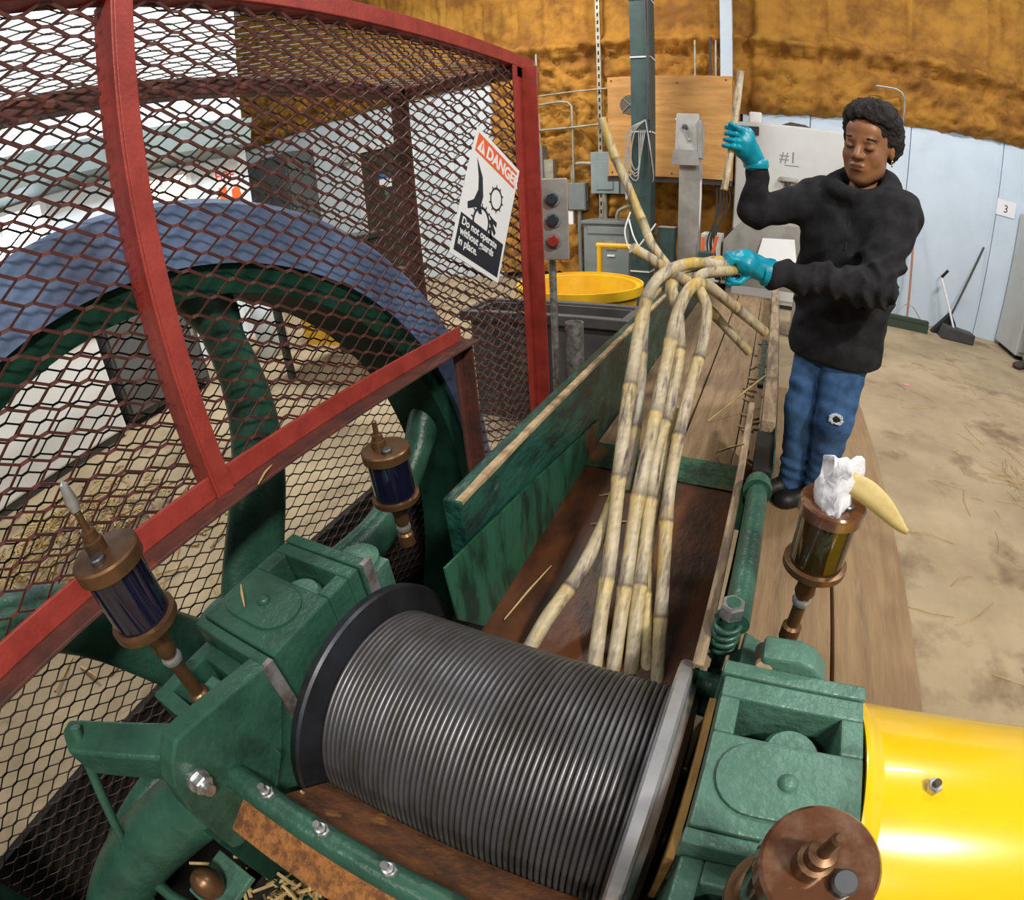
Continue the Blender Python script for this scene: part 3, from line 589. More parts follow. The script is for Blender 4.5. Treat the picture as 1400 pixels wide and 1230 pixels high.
# push broom, black broom and dustpan on the right
t = thing('push_broom', (1.68, 6.3, 0), 'wide push broom with a reddish handle leaning on the pale wall', 'broom')
MB().tube([(1.655, 6.15, .13), (1.64, 6.54, 1.36)], .013, 10).build('handle', 'broom_red', t, smooth=50); MB().tube([(1.64, 6.54, 1.36), (1.638, 6.58, 1.50)], .016, 10).build('grip', 'green_light', t, smooth=50)
MB().box(1.40, 1.92, 6.10, 6.17, .09, .14).build('head', 'broom_green', t, bevel=.008)
for x0, x1 in ((1.40, 1.66), (1.66, 1.92)): MB().box(x0, x1, 6.09, 6.18, .0, .09).build('bristles', 'broom_green', t)
MB().tube([(1.50, 6.14, .14), (1.60, 6.18, .26), (1.655, 6.2, .28), (1.71, 6.18, .26), (1.82, 6.14, .14)], .006, 8).build('brace', 'galv', t)
t = thing('angle_broom', (2.3, 6.3, 0), 'black angled broom with a long black handle against the pale wall', 'broom')
MB().tube([(2.24, 6.33, .24), (2.58, 6.575, 1.10)], .013, 10).build('handle', 'dark_grey', t, smooth=50)
b = MB(); b.prism([(2.02, 0.0), (2.36, .0), (2.30, .16), (2.22, .27)], lambda p, s: (p[0], s, p[1]), 6.26, 6.36); b.build('bristles', 'black', t)
t = thing('dustpan', (2.3, 6.2, 0), 'black upright dustpan with a pale handle beside the angled broom', 'dustpan')
b = MB(); b.prism([(2.08, 0), (2.50, 0), (2.50, .12), (2.12, .15)], lambda p, s: (p[0], s, p[1]), 6.04, 6.24); b.build('pan', 'dark_grey', t, bevel=.015)
MB().tube([(2.24, 6.14, .13), (2.06, 6.42, .64)], .014, 10).build('handle', 'white', t, smooth=50); MB().tube([(2.06, 6.42, .64), (2.12, 6.40, .74)], .018, 10).build('grip', 'black', t, smooth=50)
# white unit at the right edge
t = thing('white_unit', (3.3, 6.2, 0), 'tall white enamel unit at the end of the pale blue wall', 'cabinet')
MB().box(2.98, 3.9, 5.9, 6.56, .05, 1.62).build('body', 'offwhite', t, bevel=.01); MB().box(3.02, 3.86, 5.88, 5.9, .10, 1.58).build('door', 'offwhite', t, bevel=.006); MB().box(3.02, 3.86, 5.95, 6.5, 0, .05).build('plinth', 'black', t)
# bins past the guard
t = thing('yellow_bin', (-1.15, 3.12, 0), 'round yellow plastic bin beyond the guard', 'bin')
b = MB(); prof = [(.0, .30), (.02, .31), (.60, .365), (.62, .39), (.64, .39), (.64, .355), (.58, .345), (.03, .29), (.03, .0)]
b.lathe(prof, (-1.15, 3.12, 0), (0, 0, 1), 40); b.build('tub', 'yellow_plastic', t, smooth=40)
MB().lathe([(.60, .385), (.60, .40), (.655, .40), (.655, .385)], (-1.15, 3.12, 0), (0, 0, 1), 40, True).build('rim', 'yellow_plastic', t, smooth=40)
MB().box(-.93, -.83, 2.74, 2.752, .35, .47).build('printed_label', 'paper', t)
b = MB(); b.lathe([(.10, .27), (.42, .32), (.47, .22), (.50, .05), (.50, .0)], (-1.15, 3.12, 0), (0, 0, 1), 24); o = b.build('cane_trash', 'straw', origin=(-1.15, 3.12, .1), smooth=60); tag(o, 'heap of dry cane trash inside the yellow bin', 'trash'); o['kind'] = 'stuff'
t = thing('grey_tub', (-1.1, 2.45, 0), 'dark grey rectangular tub in front of the yellow bin', 'tub')
b = MB(); w = .02; X0, X1, Y0, Y1, H = -1.52, -.66, 2.39, 2.63, .62
b.box(X0, X1, Y0, Y0 + w, .02, H); b.box(X0, X1, Y1 - w, Y1, .02, H); b.box(X0, X0 + w, Y0 + w, Y1 - w, .02, H); b.box(X1 - w, X1, Y0 + w, Y1 - w, .02, H); b.box(X0, X1, Y0, Y1, 0, .02); b.build('shell', 'tub_grey', t)
b = MB(); g = .045
b.box(X0 - g, X1 + g, Y0 - g, Y0, H - .04, H + .015); b.box(X0 - g, X1 + g, Y1, Y1 + g, H - .04, H + .015); b.box(X0 - g, X0, Y0, Y1, H - .04, H + .015); b.box(X1, X1 + g, Y0, Y1, H - .04, H + .015); b.build('rim', 'tub_grey', t, bevel=.006)
b = MB(); b.lathe([(0, .04), (.70, .04), (.70, .033), (.45, .033), (.45, .0)], (-.775, 2.02, 0), (0, 0, 1), 20); tag(b.build('pipe_stub', 'bare', smooth=40, origin=(-.775, 2.02, 0)), 'open rusty steel pipe stub beside the grey tub', 'pipe')
# push button station
t = thing('button_station', (-.95, 2.25, 0), 'blue-grey push button station on a pole by the guard post', 'control box')
MB().tube([(-.985, 2.30, 0), (-.985, 2.30, 1.0)], .018, 12).build('pole', 'bare', t, smooth=50)
rt = RZ(14)
MB().box(-1.0, -.89, 2.22, 2.30, .94, 1.30, rt).build('box', 'grey_blue', t, bevel=.006); MB().box(-1.01, -.88, 2.205, 2.218, .935, 1.305, rt, (-.945, 2.26, 1.12)).build('face_plate', 'galv', t, bevel=.004)
for z, m in ((1.215, 'btn_black'), (1.12, 'btn_black'), (1.025, 'btn_red')):
    p = Vector((-.945, 2.26, z)) + rt @ Vector((0, -.055, 0)); a = rt @ Vector((0, -1, 0))
    q = MB().lathe([(0, .036), (.012, .036), (.014, .026)], p, a, 20).build('collar', 'grey', t, smooth=40); MB().lathe([(.0, .026), (.035, .026), (.04, .022)], p, a, 20).build('button', m, q, smooth=40)
#@@CAGE
# ------------------------------------------------------------------ the red guard cage
def expanded(O, U, Vv, W, H, keep=None, L=.107, S=.047, w=.0054, th=.0032):
    O, U, Vv = Vector(O), Vector(U), Vector(Vv); Nn = U.cross(Vv)
    ni, nj = int(W / (L / 2)), int(H / (S / 2)); V = []; F = []
    for i in range(ni):
        for j in range(nj + 1):
            if (i + j) % 2: continue
            for dj in (1, -1):
                j2 = j + dj
                if j2 < 0 or j2 > nj: continue
                a = (i * L / 2, j * S / 2); c = ((i + 1) * L / 2, j2 * S / 2)
                if keep and not keep((a[0] + c[0]) / 2, (a[1] + c[1]) / 2): continue
                # knuckles stay flat where strands meet, as in real expanded metal
                m0 = (a[0] + (c[0] - a[0]) * .16, a[1]); m1 = (a[0] + (c[0] - a[0]) * .84, c[1])
                ln = math.hypot(m1[0] - m0[0], m1[1] - m0[1]); nx_, ny_ = -(m1[1] - m0[1]) / ln * w / 2, (m1[0] - m0[0]) / ln * w / 2
                for (p, q, hx, hy) in ((m0, m1, nx_, ny_),):
                    o = len(V)
                    for (x, y) in (p, q):
                        for sgn in (-1, 1):
                            for tt in (-1, 1):
                                P = O + U * (x + hx * sgn) + Vv * (y + hy * sgn) + Nn * (tt * th / 2 + sgn * .0016)
                                V.append(tuple(P))
                    F += [(o, o + 2, o + 6, o + 4), (o + 1, o + 5, o + 7, o + 3), (o, o + 4, o + 5, o + 1), (o + 2, o + 3, o + 7, o + 6)]
    # knuckles
    for i in range(ni + 1):
        for j in range(nj + 1):
            if (i + j) % 2: continue
            x, y = i * L / 2, j * S / 2
            if keep and not keep(x, y): continue
            o = len(V); hx, hy = L * .080, w * .62
            for sx_ in (-1, 1):
                for sy_ in (-1, 1):
                    for tt in (-1, 1): V.append(tuple(O + U * (x + sx_ * hx) + Vv * (y + sy_ * hy) + Nn * (tt * th / 2)))
            F += [(o, o + 1, o + 3, o + 2), (o + 4, o + 6, o + 7, o + 5), (o, o + 4, o + 5, o + 1), (o + 2, o + 3, o + 7, o + 6), (o, o + 2, o + 6, o + 4), (o + 1, o + 5, o + 7, o + 3)]
    b = MB(); b.v = V; b.f = F; b.mi = [0] * len(F)
    return b
cage = thing('machine_guard', (-1.25, .6, 0), 'red steel frame guard with expanded metal mesh around the flywheel', 'guard')
YA, YB, XB = -1.05, 2.06, -1.56
tb = MB(); tb.box(-1.008, -1.0, YA, 2.21, 1.795, 1.85); tb.box(-1.065, -1.008, YA, 2.21, 1.795, 1.803); tb.build('top_rail', 'red', cage, bevel=.003)
bb = MB(); bb.box(-1.012, -1.003, YA, 1.505, .757, .81); bb.build('lower_rail', 'red', cage, bevel=.003)
bb = MB(); bb.box(-1.012, -.944, YA, 1.53, .748, .757); bb.build('lower_rail_flange', 'red_dark', cage, bevel=.002)
for y in (.465, -1.02):
    b = MB(); b.box(-1.003, -.994, y, y + .04, .757, 1.795); b.box(-1.075, -.994, y - .007, y, .757, 1.795); b.build('front_post', 'red', cage, bevel=.002)
b = MB(); b.box(-1.008, -1.0, 2.02, 2.10, 0, 1.795); b.box(-1.0, -.935, 2.092, 2.10, 0, 1.795); b.build('corner_post', 'red', cage, bevel=.002)
b = MB(); b.box(-1.012, -1.0, 1.45, 1.50, 0, .748); b.box(-1.0, -.955, 1.492, 1.50, 0, .748); b.build('short_post', 'red_dark', cage, bevel=.002)
for y in (2.02, -1.02):
    b = MB(); b.box(XB - .06, XB, y, y + .06, -.3, 1.80); b.build('rear_post', 'red_dark', cage, bevel=.003)
MB().box(XB - .06, XB, YA, 2.08, 1.74, 1.80).build('rear_rail', 'red_dark', cage, bevel=.003)
MB().box(XB, -1.0, 2.05, 2.10, 1.745, 1.795).build('end_rail', 'red_dark', cage, bevel=.003)
MB().box(XB, -1.0, YA, YA + .05, 1.745, 1.795).build('end_rail', 'red_dark', cage, bevel=.003)
expanded((-1.018, YA, .05), (0, 1, 0), (0, 0, 1), YB - YA, 1.75, lambda u, v: (v > .74 or u > 1.50 - YA) and not (.425 < u + YA < .50)).build('mesh_panel', 'mesh', cage)
expanded((XB + .006, YA, -.55), (0, 1, 0), (0, 0, 1), YB - YA, 2.3, None).build('mesh_panel', 'mesh_dust', cage)
expanded((-1.02, 2.06, .05), (-1, 0, 0), (0, 0, 1), .54, 1.74, None).build('mesh_panel', 'mesh_dust', cage)
expanded((XB, YA, 1.79), (0, 1, 0), (1, 0, 0), YB - YA, .54, None).build('mesh_panel', 'mesh_dust', cage)
# danger sign
sg = thing('danger_sign', (-.985, 1.731, 1.209), 'crooked white danger sign with gear pictogram on the mesh guard', 'sign')
ang = math.radians(28.7); c_, s_ = math.cos(ang), math.sin(ang)
SM = Matrix.Translation((-.985, 1.731, 1.209)) @ Matrix(((0, 0, 1, 0), (c_, s_, 0, 0), (-s_, c_, 0, 0), (0, 0, 0, 1)))
SW, SH = .35, .49
def srect(name, u0, u1, v0, v1, d0, d1, m, par=sg):
    b = MB(); b.prism([(u0, v0), (u1, v0), (u1, v1), (u0, v1)], lambda p, t: tuple(SM @ Vector((p[0], p[1], t))), d0, d1); return b.build(name, m, par)
def spoly(name, pts, d0, d1, m, par=sg):
    b = MB(); b.prism(pts, lambda p, t: tuple(SM @ Vector((p[0], p[1], t))), d0, d1); return b.build(name, m, par)
board = srect('board', -SW / 2, SW / 2, -SH / 2, SH / 2, -.003, 0, 'white_print')
hd = srect('header', -SW / 2 + .016, SW / 2 - .016, SH / 2 - .092, SH / 2 - .018, 0, .0008, 'orange')
ft = srect('text_panel', -SW / 2 + .016, SW / 2 - .016, -SH / 2 + .018, -SH / 2 + .155, 0, .0008, 'ink')
T4 = SM
text('lettering', 'DANGER', .066, T4 @ Matrix.Translation((-.085, SH / 2 - .079, .001)), 'white_print', hd, .0022)
spoly('warning_triangle', [(-.152, SH / 2 - .082), (-.094, SH / 2 - .082), (-.123, SH / 2 - .028)], .001, .0016, 'white_print', hd)
spoly('exclamation_mark', [(-.1265, SH / 2 - .072), (-.1195, SH / 2 - .072), (-.1195, SH / 2 - .045), (-.1265, SH / 2 - .045)], .0016, .002, 'orange', hd)
for k, s in enumerate(('Do not operate', 'without guards', 'in place.')):
    text('lettering', s, .040, T4 @ Matrix.Translation((-.145, -SH / 2 + .118 - .036 * k, .001)), 'white_print', ft, .0008)
spoly('arm_symbol', [(-.135, .135), (-.075, .085), (-.045, .02), (-.048, -.018), (-.03, -.045), (-.05, -.05), (-.075, -.035), (-.125, -.062), (-.135, -.04), (-.10, -.015), (-.085, .03), (-.10, .075)], 0, .0008, 'ink')
def gear(cu, cv, r, n):
    b = MB(); k = 48; ring = []
    for rr in (r * .72, r * .88):
        ring.append([(cu + rr * math.cos(2 * math.pi * i / k), cv + rr * math.sin(2 * math.pi * i / k)) for i in range(k)])
    V = [tuple(SM @ Vector((p[0], p[1], .0009))) for g in ring for p in g]
    b._add(V, [(i, (i + 1) % k, k + (i + 1) % k, k + i) for i in range(k)])
    for i in range(n):
        a = 2 * math.pi * i / n; q = [(r * .85, -.09), (r * 1.06, -.06), (r * 1.06, .06), (r * .85, .09)]
        b._add([tuple(SM @ Vector((cu + rr * math.cos(a + da * 9 / n), cv + rr * math.sin(a + da * 9 / n), .0009))) for rr, da in q], [(0, 1, 2, 3)])
    b.build('gear_symbol', 'ink', sg)
gear(.045, .052, .052, 10); gear(-.025, -.075, .068, 14)
for pts in ([(.005, -.02), (.055, -.045), (.085, -.05), (.082, -.03), (.05, -.028)], [(.02, -.045), (.08, -.085), (.088, -.07), (.04, -.035)], [(.035, -.07), (.06, -.115), (.072, -.108), (.05, -.06)]): spoly('finger_symbol', pts, 0, .0008, 'ink')

# ------------------------------------------------------------------ the flywheel
WC = Vector((0, .46, .062))
fw = thing('flywheel', (-1.25, .46, .062), 'huge flywheel with blue-grey rim and green spokes inside the guard', 'flywheel')
R1, R0 = 1.325, 1.175
MB().lathe([(-1.10, R0), (-1.10, R1 - .012), (-1.112, R1), (-1.385, R1), (-1.395, R1 - .012), (-1.395, R0)], WC, (1, 0, 0), 128, True).build('rim', 'wheel_rim', fw, smooth=35)
MB().lathe([(-1.125, 1.105), (-1.118, R0 + .002), (-1.38, R0 + .002), (-1.375, 1.105)], WC, (1, 0, 0), 128, True).build('inner_rim', 'green_dark', fw, smooth=35)
MB().lathe([(-1.08, .09), (-1.08, .17), (-1.12, .22), (-1.38, .22), (-1.42, .17), (-1.42, .09)], WC, (1, 0, 0), 48, True).build('hub', 'green', fw, smooth=35)
MB().tube([(-1.48, .46, .062), (-.86, .46, .062)], .085, 24).build('shaft', 'steel_dark', fw, smooth=40)
for k in range(6):
    a0 = math.radians(17 + 60 * k); path = []; rad = []
    for i in range(15):
        t_ = i / 14; r = .15 + t_ * 1.0
        a = a0 + .17 * math.sin(t_ * math.pi * 1.15) - .02
        path.append((r, a)); rad.append(.125 - .075 * t_ + (.035 if i >= 13 else 0))
    b = MB(); n = 16; rings = []
    for (r, a), hw in zip(path, rad):
        cy_, cz_ = WC.y + r * math.sin(a), WC.z + r * math.cos(a); ty, tz = math.cos(a), -math.sin(a)
        rings.append([(-1.245 + .062 * math.cos(2 * math.pi * j / n), cy_ + ty * hw * math.sin(2 * math.pi * j / n), cz_ + tz * hw * math.sin(2 * math.pi * j / n)) for j in range(n)])
    b._add([p for g in rings for p in g], [(i * n + j, i * n + (j + 1) % n, (i + 1) * n + (j + 1) % n, (i + 1) * n + j) for i in range(14) for j in range(n)])
    b.build('spoke', 'green', fw, smooth=60)
#@@MILL
# ------------------------------------------------------------------ the cane mill
mill = thing('cane_mill', (-.28, .36, 0), 'green cast iron cane crushing mill with a grooved steel roller', 'mill')
AX = Vector((0, .386, .388))                       # roller axis
def housing(x0, x1, hx0, hx1, hy0, hy1, px, py, m, side):
    zt = .68
    b = MB()
    b.box(x0, x1, .245, hy0, .28, zt); b.box(x0, x1, hy1, .476, .28, zt); b.box(x0, hx0, hy0, hy1, .28, zt); b.box(hx1, x1, hy0, hy1, .28, zt); b.box(hx0, hx1, hy0, hy1, .28, .55)
    h = b.build('bearing_housing', m, mill, bevel=.0035)
    b = MB(); b.lathe([(0, .042), (.10, .042), (.108, .036)], ((hx0 + hx1) / 2 + .012, hy0 + .002, .55), (0, 0, 1), 24); b.build('adjusting_nut', m if side > 0 else 'green_light', h, smooth=40)
    # rounded cover plate with its bolt
    pts = []
    for cx, sg_ in ((px + .035, 1), (px - .035, -1)):
        for i in range(13):
            a = -math.pi / 2 + math.pi * i / 12 if sg_ > 0 else math.pi / 2 + math.pi * i / 12
            pts.append((cx + .052 * math.cos(a), py + .052 * math.sin(a)))
    b = MB(); b.prism(pts, lambda p, t: (p[0], p[1], t), zt, zt + .006); cp = b.build('cover_plate', m, h, bevel=.002)
    MB().ball((px + .005, py, zt + .007), .013, (1, 1, .8), 14).build('cover_bolt', m, h, smooth=60)
    # far clamp strip and lug, near lip
    MB().box(x0 - .004, x1 + .004, .480, .505, .45, zt).build('clamp_strip', m, mill, bevel=.003)
    MB().box(x0 - .003, x1 + .003, .222, .243, .50, zt - .004).build('clamp_strip', m, mill, bevel=.003)
    return h
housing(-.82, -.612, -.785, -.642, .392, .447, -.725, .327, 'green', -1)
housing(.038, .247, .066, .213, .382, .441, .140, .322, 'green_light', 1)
b = MB(); b.lathe([(0, .045), (.05, .045), (.06, .03)], (-.665, .525, .60), (0, 0, 1), 20); b.box(-.72, -.61, .505, .555, .50, .64); b.build('side_lug', 'green_light', mill, smooth=40)
b = MB(); b.prism([(.085, .62), (.19, .62), (.19, .67), (.165, .695), (.14, .705), (.085, .70)], lambda p, t: (p[0], t, p[1]), .505, .55); b.build('side_lug', 'green_light', mill, bevel=.005)
for y0 in (.214, .484): MB().box(-.615, -.604, y0, y0 + .024, .50, .683).build('shim', 'bare', mill)
# near side adjuster frames with square blocks
def adjuster(x0, x1, m):
    b = MB(); z = .635
    b.box(x0, x0 + .03, .075, .222, .35, z); b.box(x1 - .03, x1, .075, .222, .35, z); b.box(x0 + .03, x1 - .03, .19, .222, .35, z); b.box(x0 + .03, x1 - .03, .075, .105, .35, z)
    f = b.build('adjuster_frame', m, mill, bevel=.004)
    MB().box(x0 + .055, x1 - .05, .118, .182, .45, .615, RZ(4)).build('adjuster_block', 'green_light', f, bevel=.005)
    b = MB()
    for k in range(5): b.lathe([(0, .026), (.012, .026)], ((x0 + x1) / 2, .115, .42 + k * .02), (0, 0, 1), 16, False)
    b.build('spring', 'steel_dark', f, smooth=40)
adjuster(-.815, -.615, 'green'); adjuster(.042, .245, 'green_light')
# side frames under the housings
for x0, x1, m in ((-.80, -.625, 'green'), (.05, .24, 'green')):
    b = MB(); b.prism([(-.06, .0), (.86, 0), (.78, .18), (.62, .30), (.10, .30), (.0, .18)], lambda p, t: (t, p[0], p[1]), x0, x1); b.build('side_frame', m, mill, bevel=.01)
MB().box(-.66, .08, .52, .60, .02, .16).build('cross_beam', 'green_dark', mill, bevel=.01)
b = MB(); b.box(-.60, .03, .02, .56, .12, .15); b.build('juice_pan', 'black', mill)
# the grooved roller
prof = []; n = 50; x0, x1 = -.560, -.034; p = (x1 - x0) / n; rr = .2115
for k in range(n):
    x = x0 + k * p
    prof += [(x, rr - .0095), (x + p * .16, rr - .0022), (x + p * .34, rr - .0002), (x + p * .5, rr), (x + p * .66, rr - .0002), (x + p * .84, rr - .0022)]
prof.append((x1, rr - .0095))
rl = MB().lathe(prof, AX, (1, 0, 0), 144).build('roller', 'steel_ridge', mill, smooth=50)
MB().lathe([(-.592, .09), (-.592, .252), (-.586, .260), (-.571, .2625), (-.566, .2585), (-.561, .225), (-.559, .20), (-.559, .09)], AX, (1, 0, 0), 128, True).build('flange', 'steel_dark', rl, smooth=30)
MB().lathe([(-.034, .09), (-.034, .258), (-.0295, .2625), (-.013, .2625), (-.009, .258), (-.006, .235), (.003, .225), (.003, .09)], AX, (1, 0, 0), 128, True).build('flange', 'polished', rl, smooth=25)
MB().lathe([(.003, .21), (.012, .205), (.018, .12), (.018, .0)], AX, (1, 0, 0), 64).build('end_collar', 'brown', rl, smooth=30)
MB().tube([(-.86, AX.y, AX.z), (.30, AX.y, AX.z)], .075, 24).build('journal', 'steel_dark', rl, smooth=40)
for x0_, x1_ in ((-.80, -.625), (.06, .23)): MB().box(x0_, x1_, -1.2, 2.15 if x0_ < -.5 else .95, 0, .03).build('base_sill', 'black', mill)
# lower rollers, mostly hidden below
for y in (.19, .62): MB().lathe([(-.555, .0), (-.555, .16), (-.04, .16), (-.04, .0)], (0, y, .02 + .17), (1, 0, 0), 64).build('lower_roller', 'steel_dark', mill, smooth=30)
MB().box(.026, .036, .215, .47, .40, .625).build('wood_packing', 'wood_gold', mill)
# cheek plate, big bolt, tie bar with its three bolts, rusty scraper plates
b = MB(); b.prism([(.223, .684), (.10, .706), (.034, .716), (.006, .690), (-.018, .655), (-.030, .60), (-.034, .50), (-.034, .455), (-.018, .44), (.06, .455), (.15, .50), (.215, .60)], lambda p, t: (t, p[0], p[1]), -.645, -.605); ck = b.build('cheek_plate', 'green', mill, bevel=.004)
q = MB().lathe([(0, .020), (.006, .020)], (-.605, .017, .632), (1, 0, 0), 20).build('washer', 'zinc', ck); MB().hexa((-.599, .017, .632), (1, 0, 0), .0175, .017).build('nut', 'zinc', ck); MB().tube([(-.582, .017, .632), (-.570, .017, .632)], .010, 14).build('bolt_end', 'zinc', ck, smooth=40)
pts = [(.022 * math.cos(a) * 1.05 + .066, .566 + .022 * math.sin(a) * .95) for a in np.linspace(0, 2 * math.pi, 17)[:-1]]
b = MB(); b.prism(pts, lambda p, t: (t, p[0], p[1]), -.606, .05); tbar = b.build('tie_bar', 'green', mill, smooth=50)
for x in (-.518, -.405, -.290, -.175, -.06):
    q = MB().hexa((x, .072, .586), (0, 0, 1), .0115, .009).build('nut', 'zinc', tbar); MB().lathe([(0, .0085), (.008, .0085), (.009, .0055), (.022, .0055)], (x, .072, .594), (0, 0, 1), 14).build('bolt_end', 'zinc', tbar, smooth=40)
b = MB(); b.prism([(.075, .538), (.172, .432), (.166, .424), (.069, .530)], lambda p, t: (t, p[0], p[1]), -.548, -.042); b.build('scraper_plate', 'rust', mill, bevel=.0015)
b = MB(); b.prism([(-.008, .492), (.075, .532), (.078, .524), (-.005, .480)], lambda p, t: (t, p[0], p[1]), -.632, -.04); b.build('scraper_backing', 'rust2', mill, bevel=.002)
b = MB(); b.bar((-.555, .098, .545), (-.545, .135, .60), .014, .004); b.build('stop_tab', 'green', mill)
# bracket arm and pull rod on the left, lower struts
b = MB(); b.prism([(-.89, -.075), (-.88, -.10), (-.83, -.112), (-.62, .02), (-.62, .075), (-.66, .075), (-.86, -.052)], lambda p, t: (p[0], p[1], t), .60, .672); b.build('bracket_arm', 'green', mill, bevel=.006)
b = MB(); b.tube([(-.835, -.072, .690), (-.83, -.085, .66), (-.835, -.14, .53), (-.845, -.185, .42), (-.85, -.21, .36)], [.010, .010, .010, .009, .009], 12); b.build('pull_rod', 'green', mill, smooth=50)
b = MB(); b.hexa((-.848, -.20, .385), (0.02, .2, -1), .019, .02); b.build('rod_nut', 'zinc', mill)
b = MB(); b.tube([(-.85, -.21, .365), (-.80, -.22, .27), (-.72, -.20, .16)], .014, 10); b.tube([(-.85, -.21, .365), (-.86, -.28, .22), (-.84, -.32, .10)], .014, 10); b.build('rod_fork', 'green', mill, smooth=50)
b = MB(); b.tube(catmull([(-.66, .10, .50), (-.78, -.06, .42), (-.90, -.24, .30), (-1.02, -.44, .10)], .05), .075, 18); b.build('diagonal_strut', 'green', mill, smooth=50)
b = MB(); b.bar((-.66, -.02, .46), (-.67, -.03, .02), .05, .05, (0, 1, 0)); b.build('front_leg', 'green_dark', mill, bevel=.004)
b = MB(); b.ball((-.66, -.125, .38), .032, (1, 1, 1.2)); b.build('oil_plug', 'brass', mill, smooth=60)
b = MB(); b.box(-.72, -.62, -.17, -.06, .32, .335); b.build('plug_seat', 'green_light', mill, bevel=.003)
# spring bolt, clevis and pipe on the feed side of the right hand housing
t_ = MB(); t_.tube([(.028, .605, .50), (.028, .605, .70)], .012, 12); sb = t_.build('spring_bolt', 'green', mill, smooth=50)
b = MB(); hel = [(.028 + .0205 * math.cos(a), .605 + .0205 * math.sin(a), .585 + .075 * a / (9 * math.pi)) for a in np.linspace(0, 9 * math.pi, 90)]
b.tube(hel, .0055, 8); b.build('coil_spring', 'green', sb, smooth=60); MB().hexa((.028, .605, .672), (0, 0, 1), .021, .026).build('hex_nut', 'zinc', sb)
for dx in (-.030, .030): MB().box(.028 + dx - .008, .028 + dx + .008, .565, .60, .50, .60).build('clevis_cheek', 'green', sb, bevel=.003)
MB().tube([(.0, .545, .555), (.045, .545, .555)], .022, 16).build('cross_pin', 'green', sb, smooth=40)
b = MB(); b.tube([(.028, .60, .53), (.02, .52, .50)], .014, 12); b.build('link', 'green', sb, smooth=40)
b = MB(); b.prism([(.06, .55), (.075, .50), (.115, .50), (.105, .56), (.10, .60), (.06, .62)], lambda p, t: (p[0], p[1], t), .58, .625); b.build('hook_bracket', 'green_light', mill, bevel=.004)
q = MB().tube([(.092, .56, .655), (.092, .515, .672)], .014, 16).build('stub_plug', 'brown', mill, smooth=40); MB().lathe([(0, .0135), (.012, .0135), (.014, .011)], (.092, .515, .672), (0, -1, .35), 16).build('pale_plug', 'worn_edge', q, smooth=40)
# feed side pipe with elbow
t = thing('green_pipe', (.042, .85, .4), 'green painted pipe with an elbow beside the feed trough', 'pipe')
MB().tube([(.040, .60, .655), (.042, 1.03, .655)], .0235, 20).build('pipe', 'green', t, smooth=50)
el = [(.042, 1.015, .655)] + [(.042, 1.03 + .05 * math.sin(a), .605 + .05 * math.cos(a)) for a in np.linspace(0, math.pi / 2, 7)] + [(.042, 1.08, .58)]
MB().tube(el, .0295, 20).build('elbow', 'green', t, smooth=50); MB().tube([(.042, 1.008, .655), (.042, 1.022, .655)], .033, 20).build('elbow_collar', 'green', t, smooth=50)
MB().tube([(.042, 1.08, .60), (.042, 1.08, .0)], .0235, 18).build('drop_pipe', 'green_dark', t, smooth=50)

# ------------------------------------------------------------------ drip oilers
def oiler(x, y, zc, zb, label, oil, capm, R=.054, hb=.13, rag=False):
    """brass capped glass oil cup: cap at height zc, pipe down to zb"""
    t = thing('drip_oiler', (x, y, zb), label, 'oiler', 'glass drip oilers on the mill bearings')
    P = Vector((x, y, 0)); up = (0, 0, 1); z0 = zc - hb
    MB().lathe([(zc - .022, R - .004), (zc - .022, R), (zc - .003, R), (zc, R - .003), (zc + .001, 0)], P, up, 40).build('cap', capm, t, smooth=35)
    g = MB().lathe([(z0 + .012, R - .007), (zc - .022, R - .007)], P, up, 40).build('oil_glass', oil, t, smooth=35)
    MB().lathe([(z0 - .02, .018), (z0 - .008, R - .012), (z0, R + .001), (z0 + .012, R + .001), (z0 + .014, R - .008)], P, up, 40).build('base_ring', 'brass', t, smooth=35)
    MB().lathe([(z0 - .075, .013), (z0 - .06, .019), (z0 - .045, .017), (z0 - .03, .021), (z0 - .015, .019)], P, up, 20).build('sight_neck', 'brass', t, smooth=35)
    MB().lathe([(z0 - .088, .016), (z0 - .080, .018), (z0 - .074, .016)], P, up, 20).build('ferrule', 'polished', t, smooth=40)
    MB().lathe([(zb, .0125), (z0 - .08, .0125)], P, up, 16).build('feed_pipe', 'brass', t, smooth=40)
    MB().lathe([(zb, .019), (zb + .03, .019), (zb + .035, .014)], P, up, 16).build('pipe_fitting', 'brass', t, smooth=40)
    s = MB().lathe([(zc, .016), (zc + .018, .016), (zc + .02, .012), (zc + .032, .012), (zc + .034, .006), (zc + .062, .0055), (zc + .065, .003)], P + Vector((-.012, -.004, 0)), up, 18).build('needle_stem', 'brass', t, smooth=35)
    MB().lathe([(zc, .012), (zc + .007, .012), (zc + .009, .010)], P + Vector((.018, -.016, 0)), up, 18).build('filler_plug', 'steel', t, smooth=35)
    return t
lo = oiler(-.715, .128, .95, .62, 'drip oiler with tall needle and dark glass at the near end of the left bearing', 'oil_blue', 'brass')
oiler(-.715, .727, .780, .52, 'drip oiler with brass cap beyond the left bearing housing, before the red rail', 'oil_blue', 'brass')
ro = oiler(.150, .700, .858, .55, 'drip oiler with amber oil and a white rag on its stem', 'oil', 'brown_cap')
oiler(.142, .160, .862, .60, 'drip oiler with a wet brown cap standing by the yellow roller guard', 'oil', 'brown_cap')
b = MB(); b.lathe([(1.015, .0075), (1.03, .010), (1.055, .006), (1.06, .0)], (-.727, .124, 0), (0, 0, 1), 12); b.build('needle_tip', 'polished', lo, smooth=40)
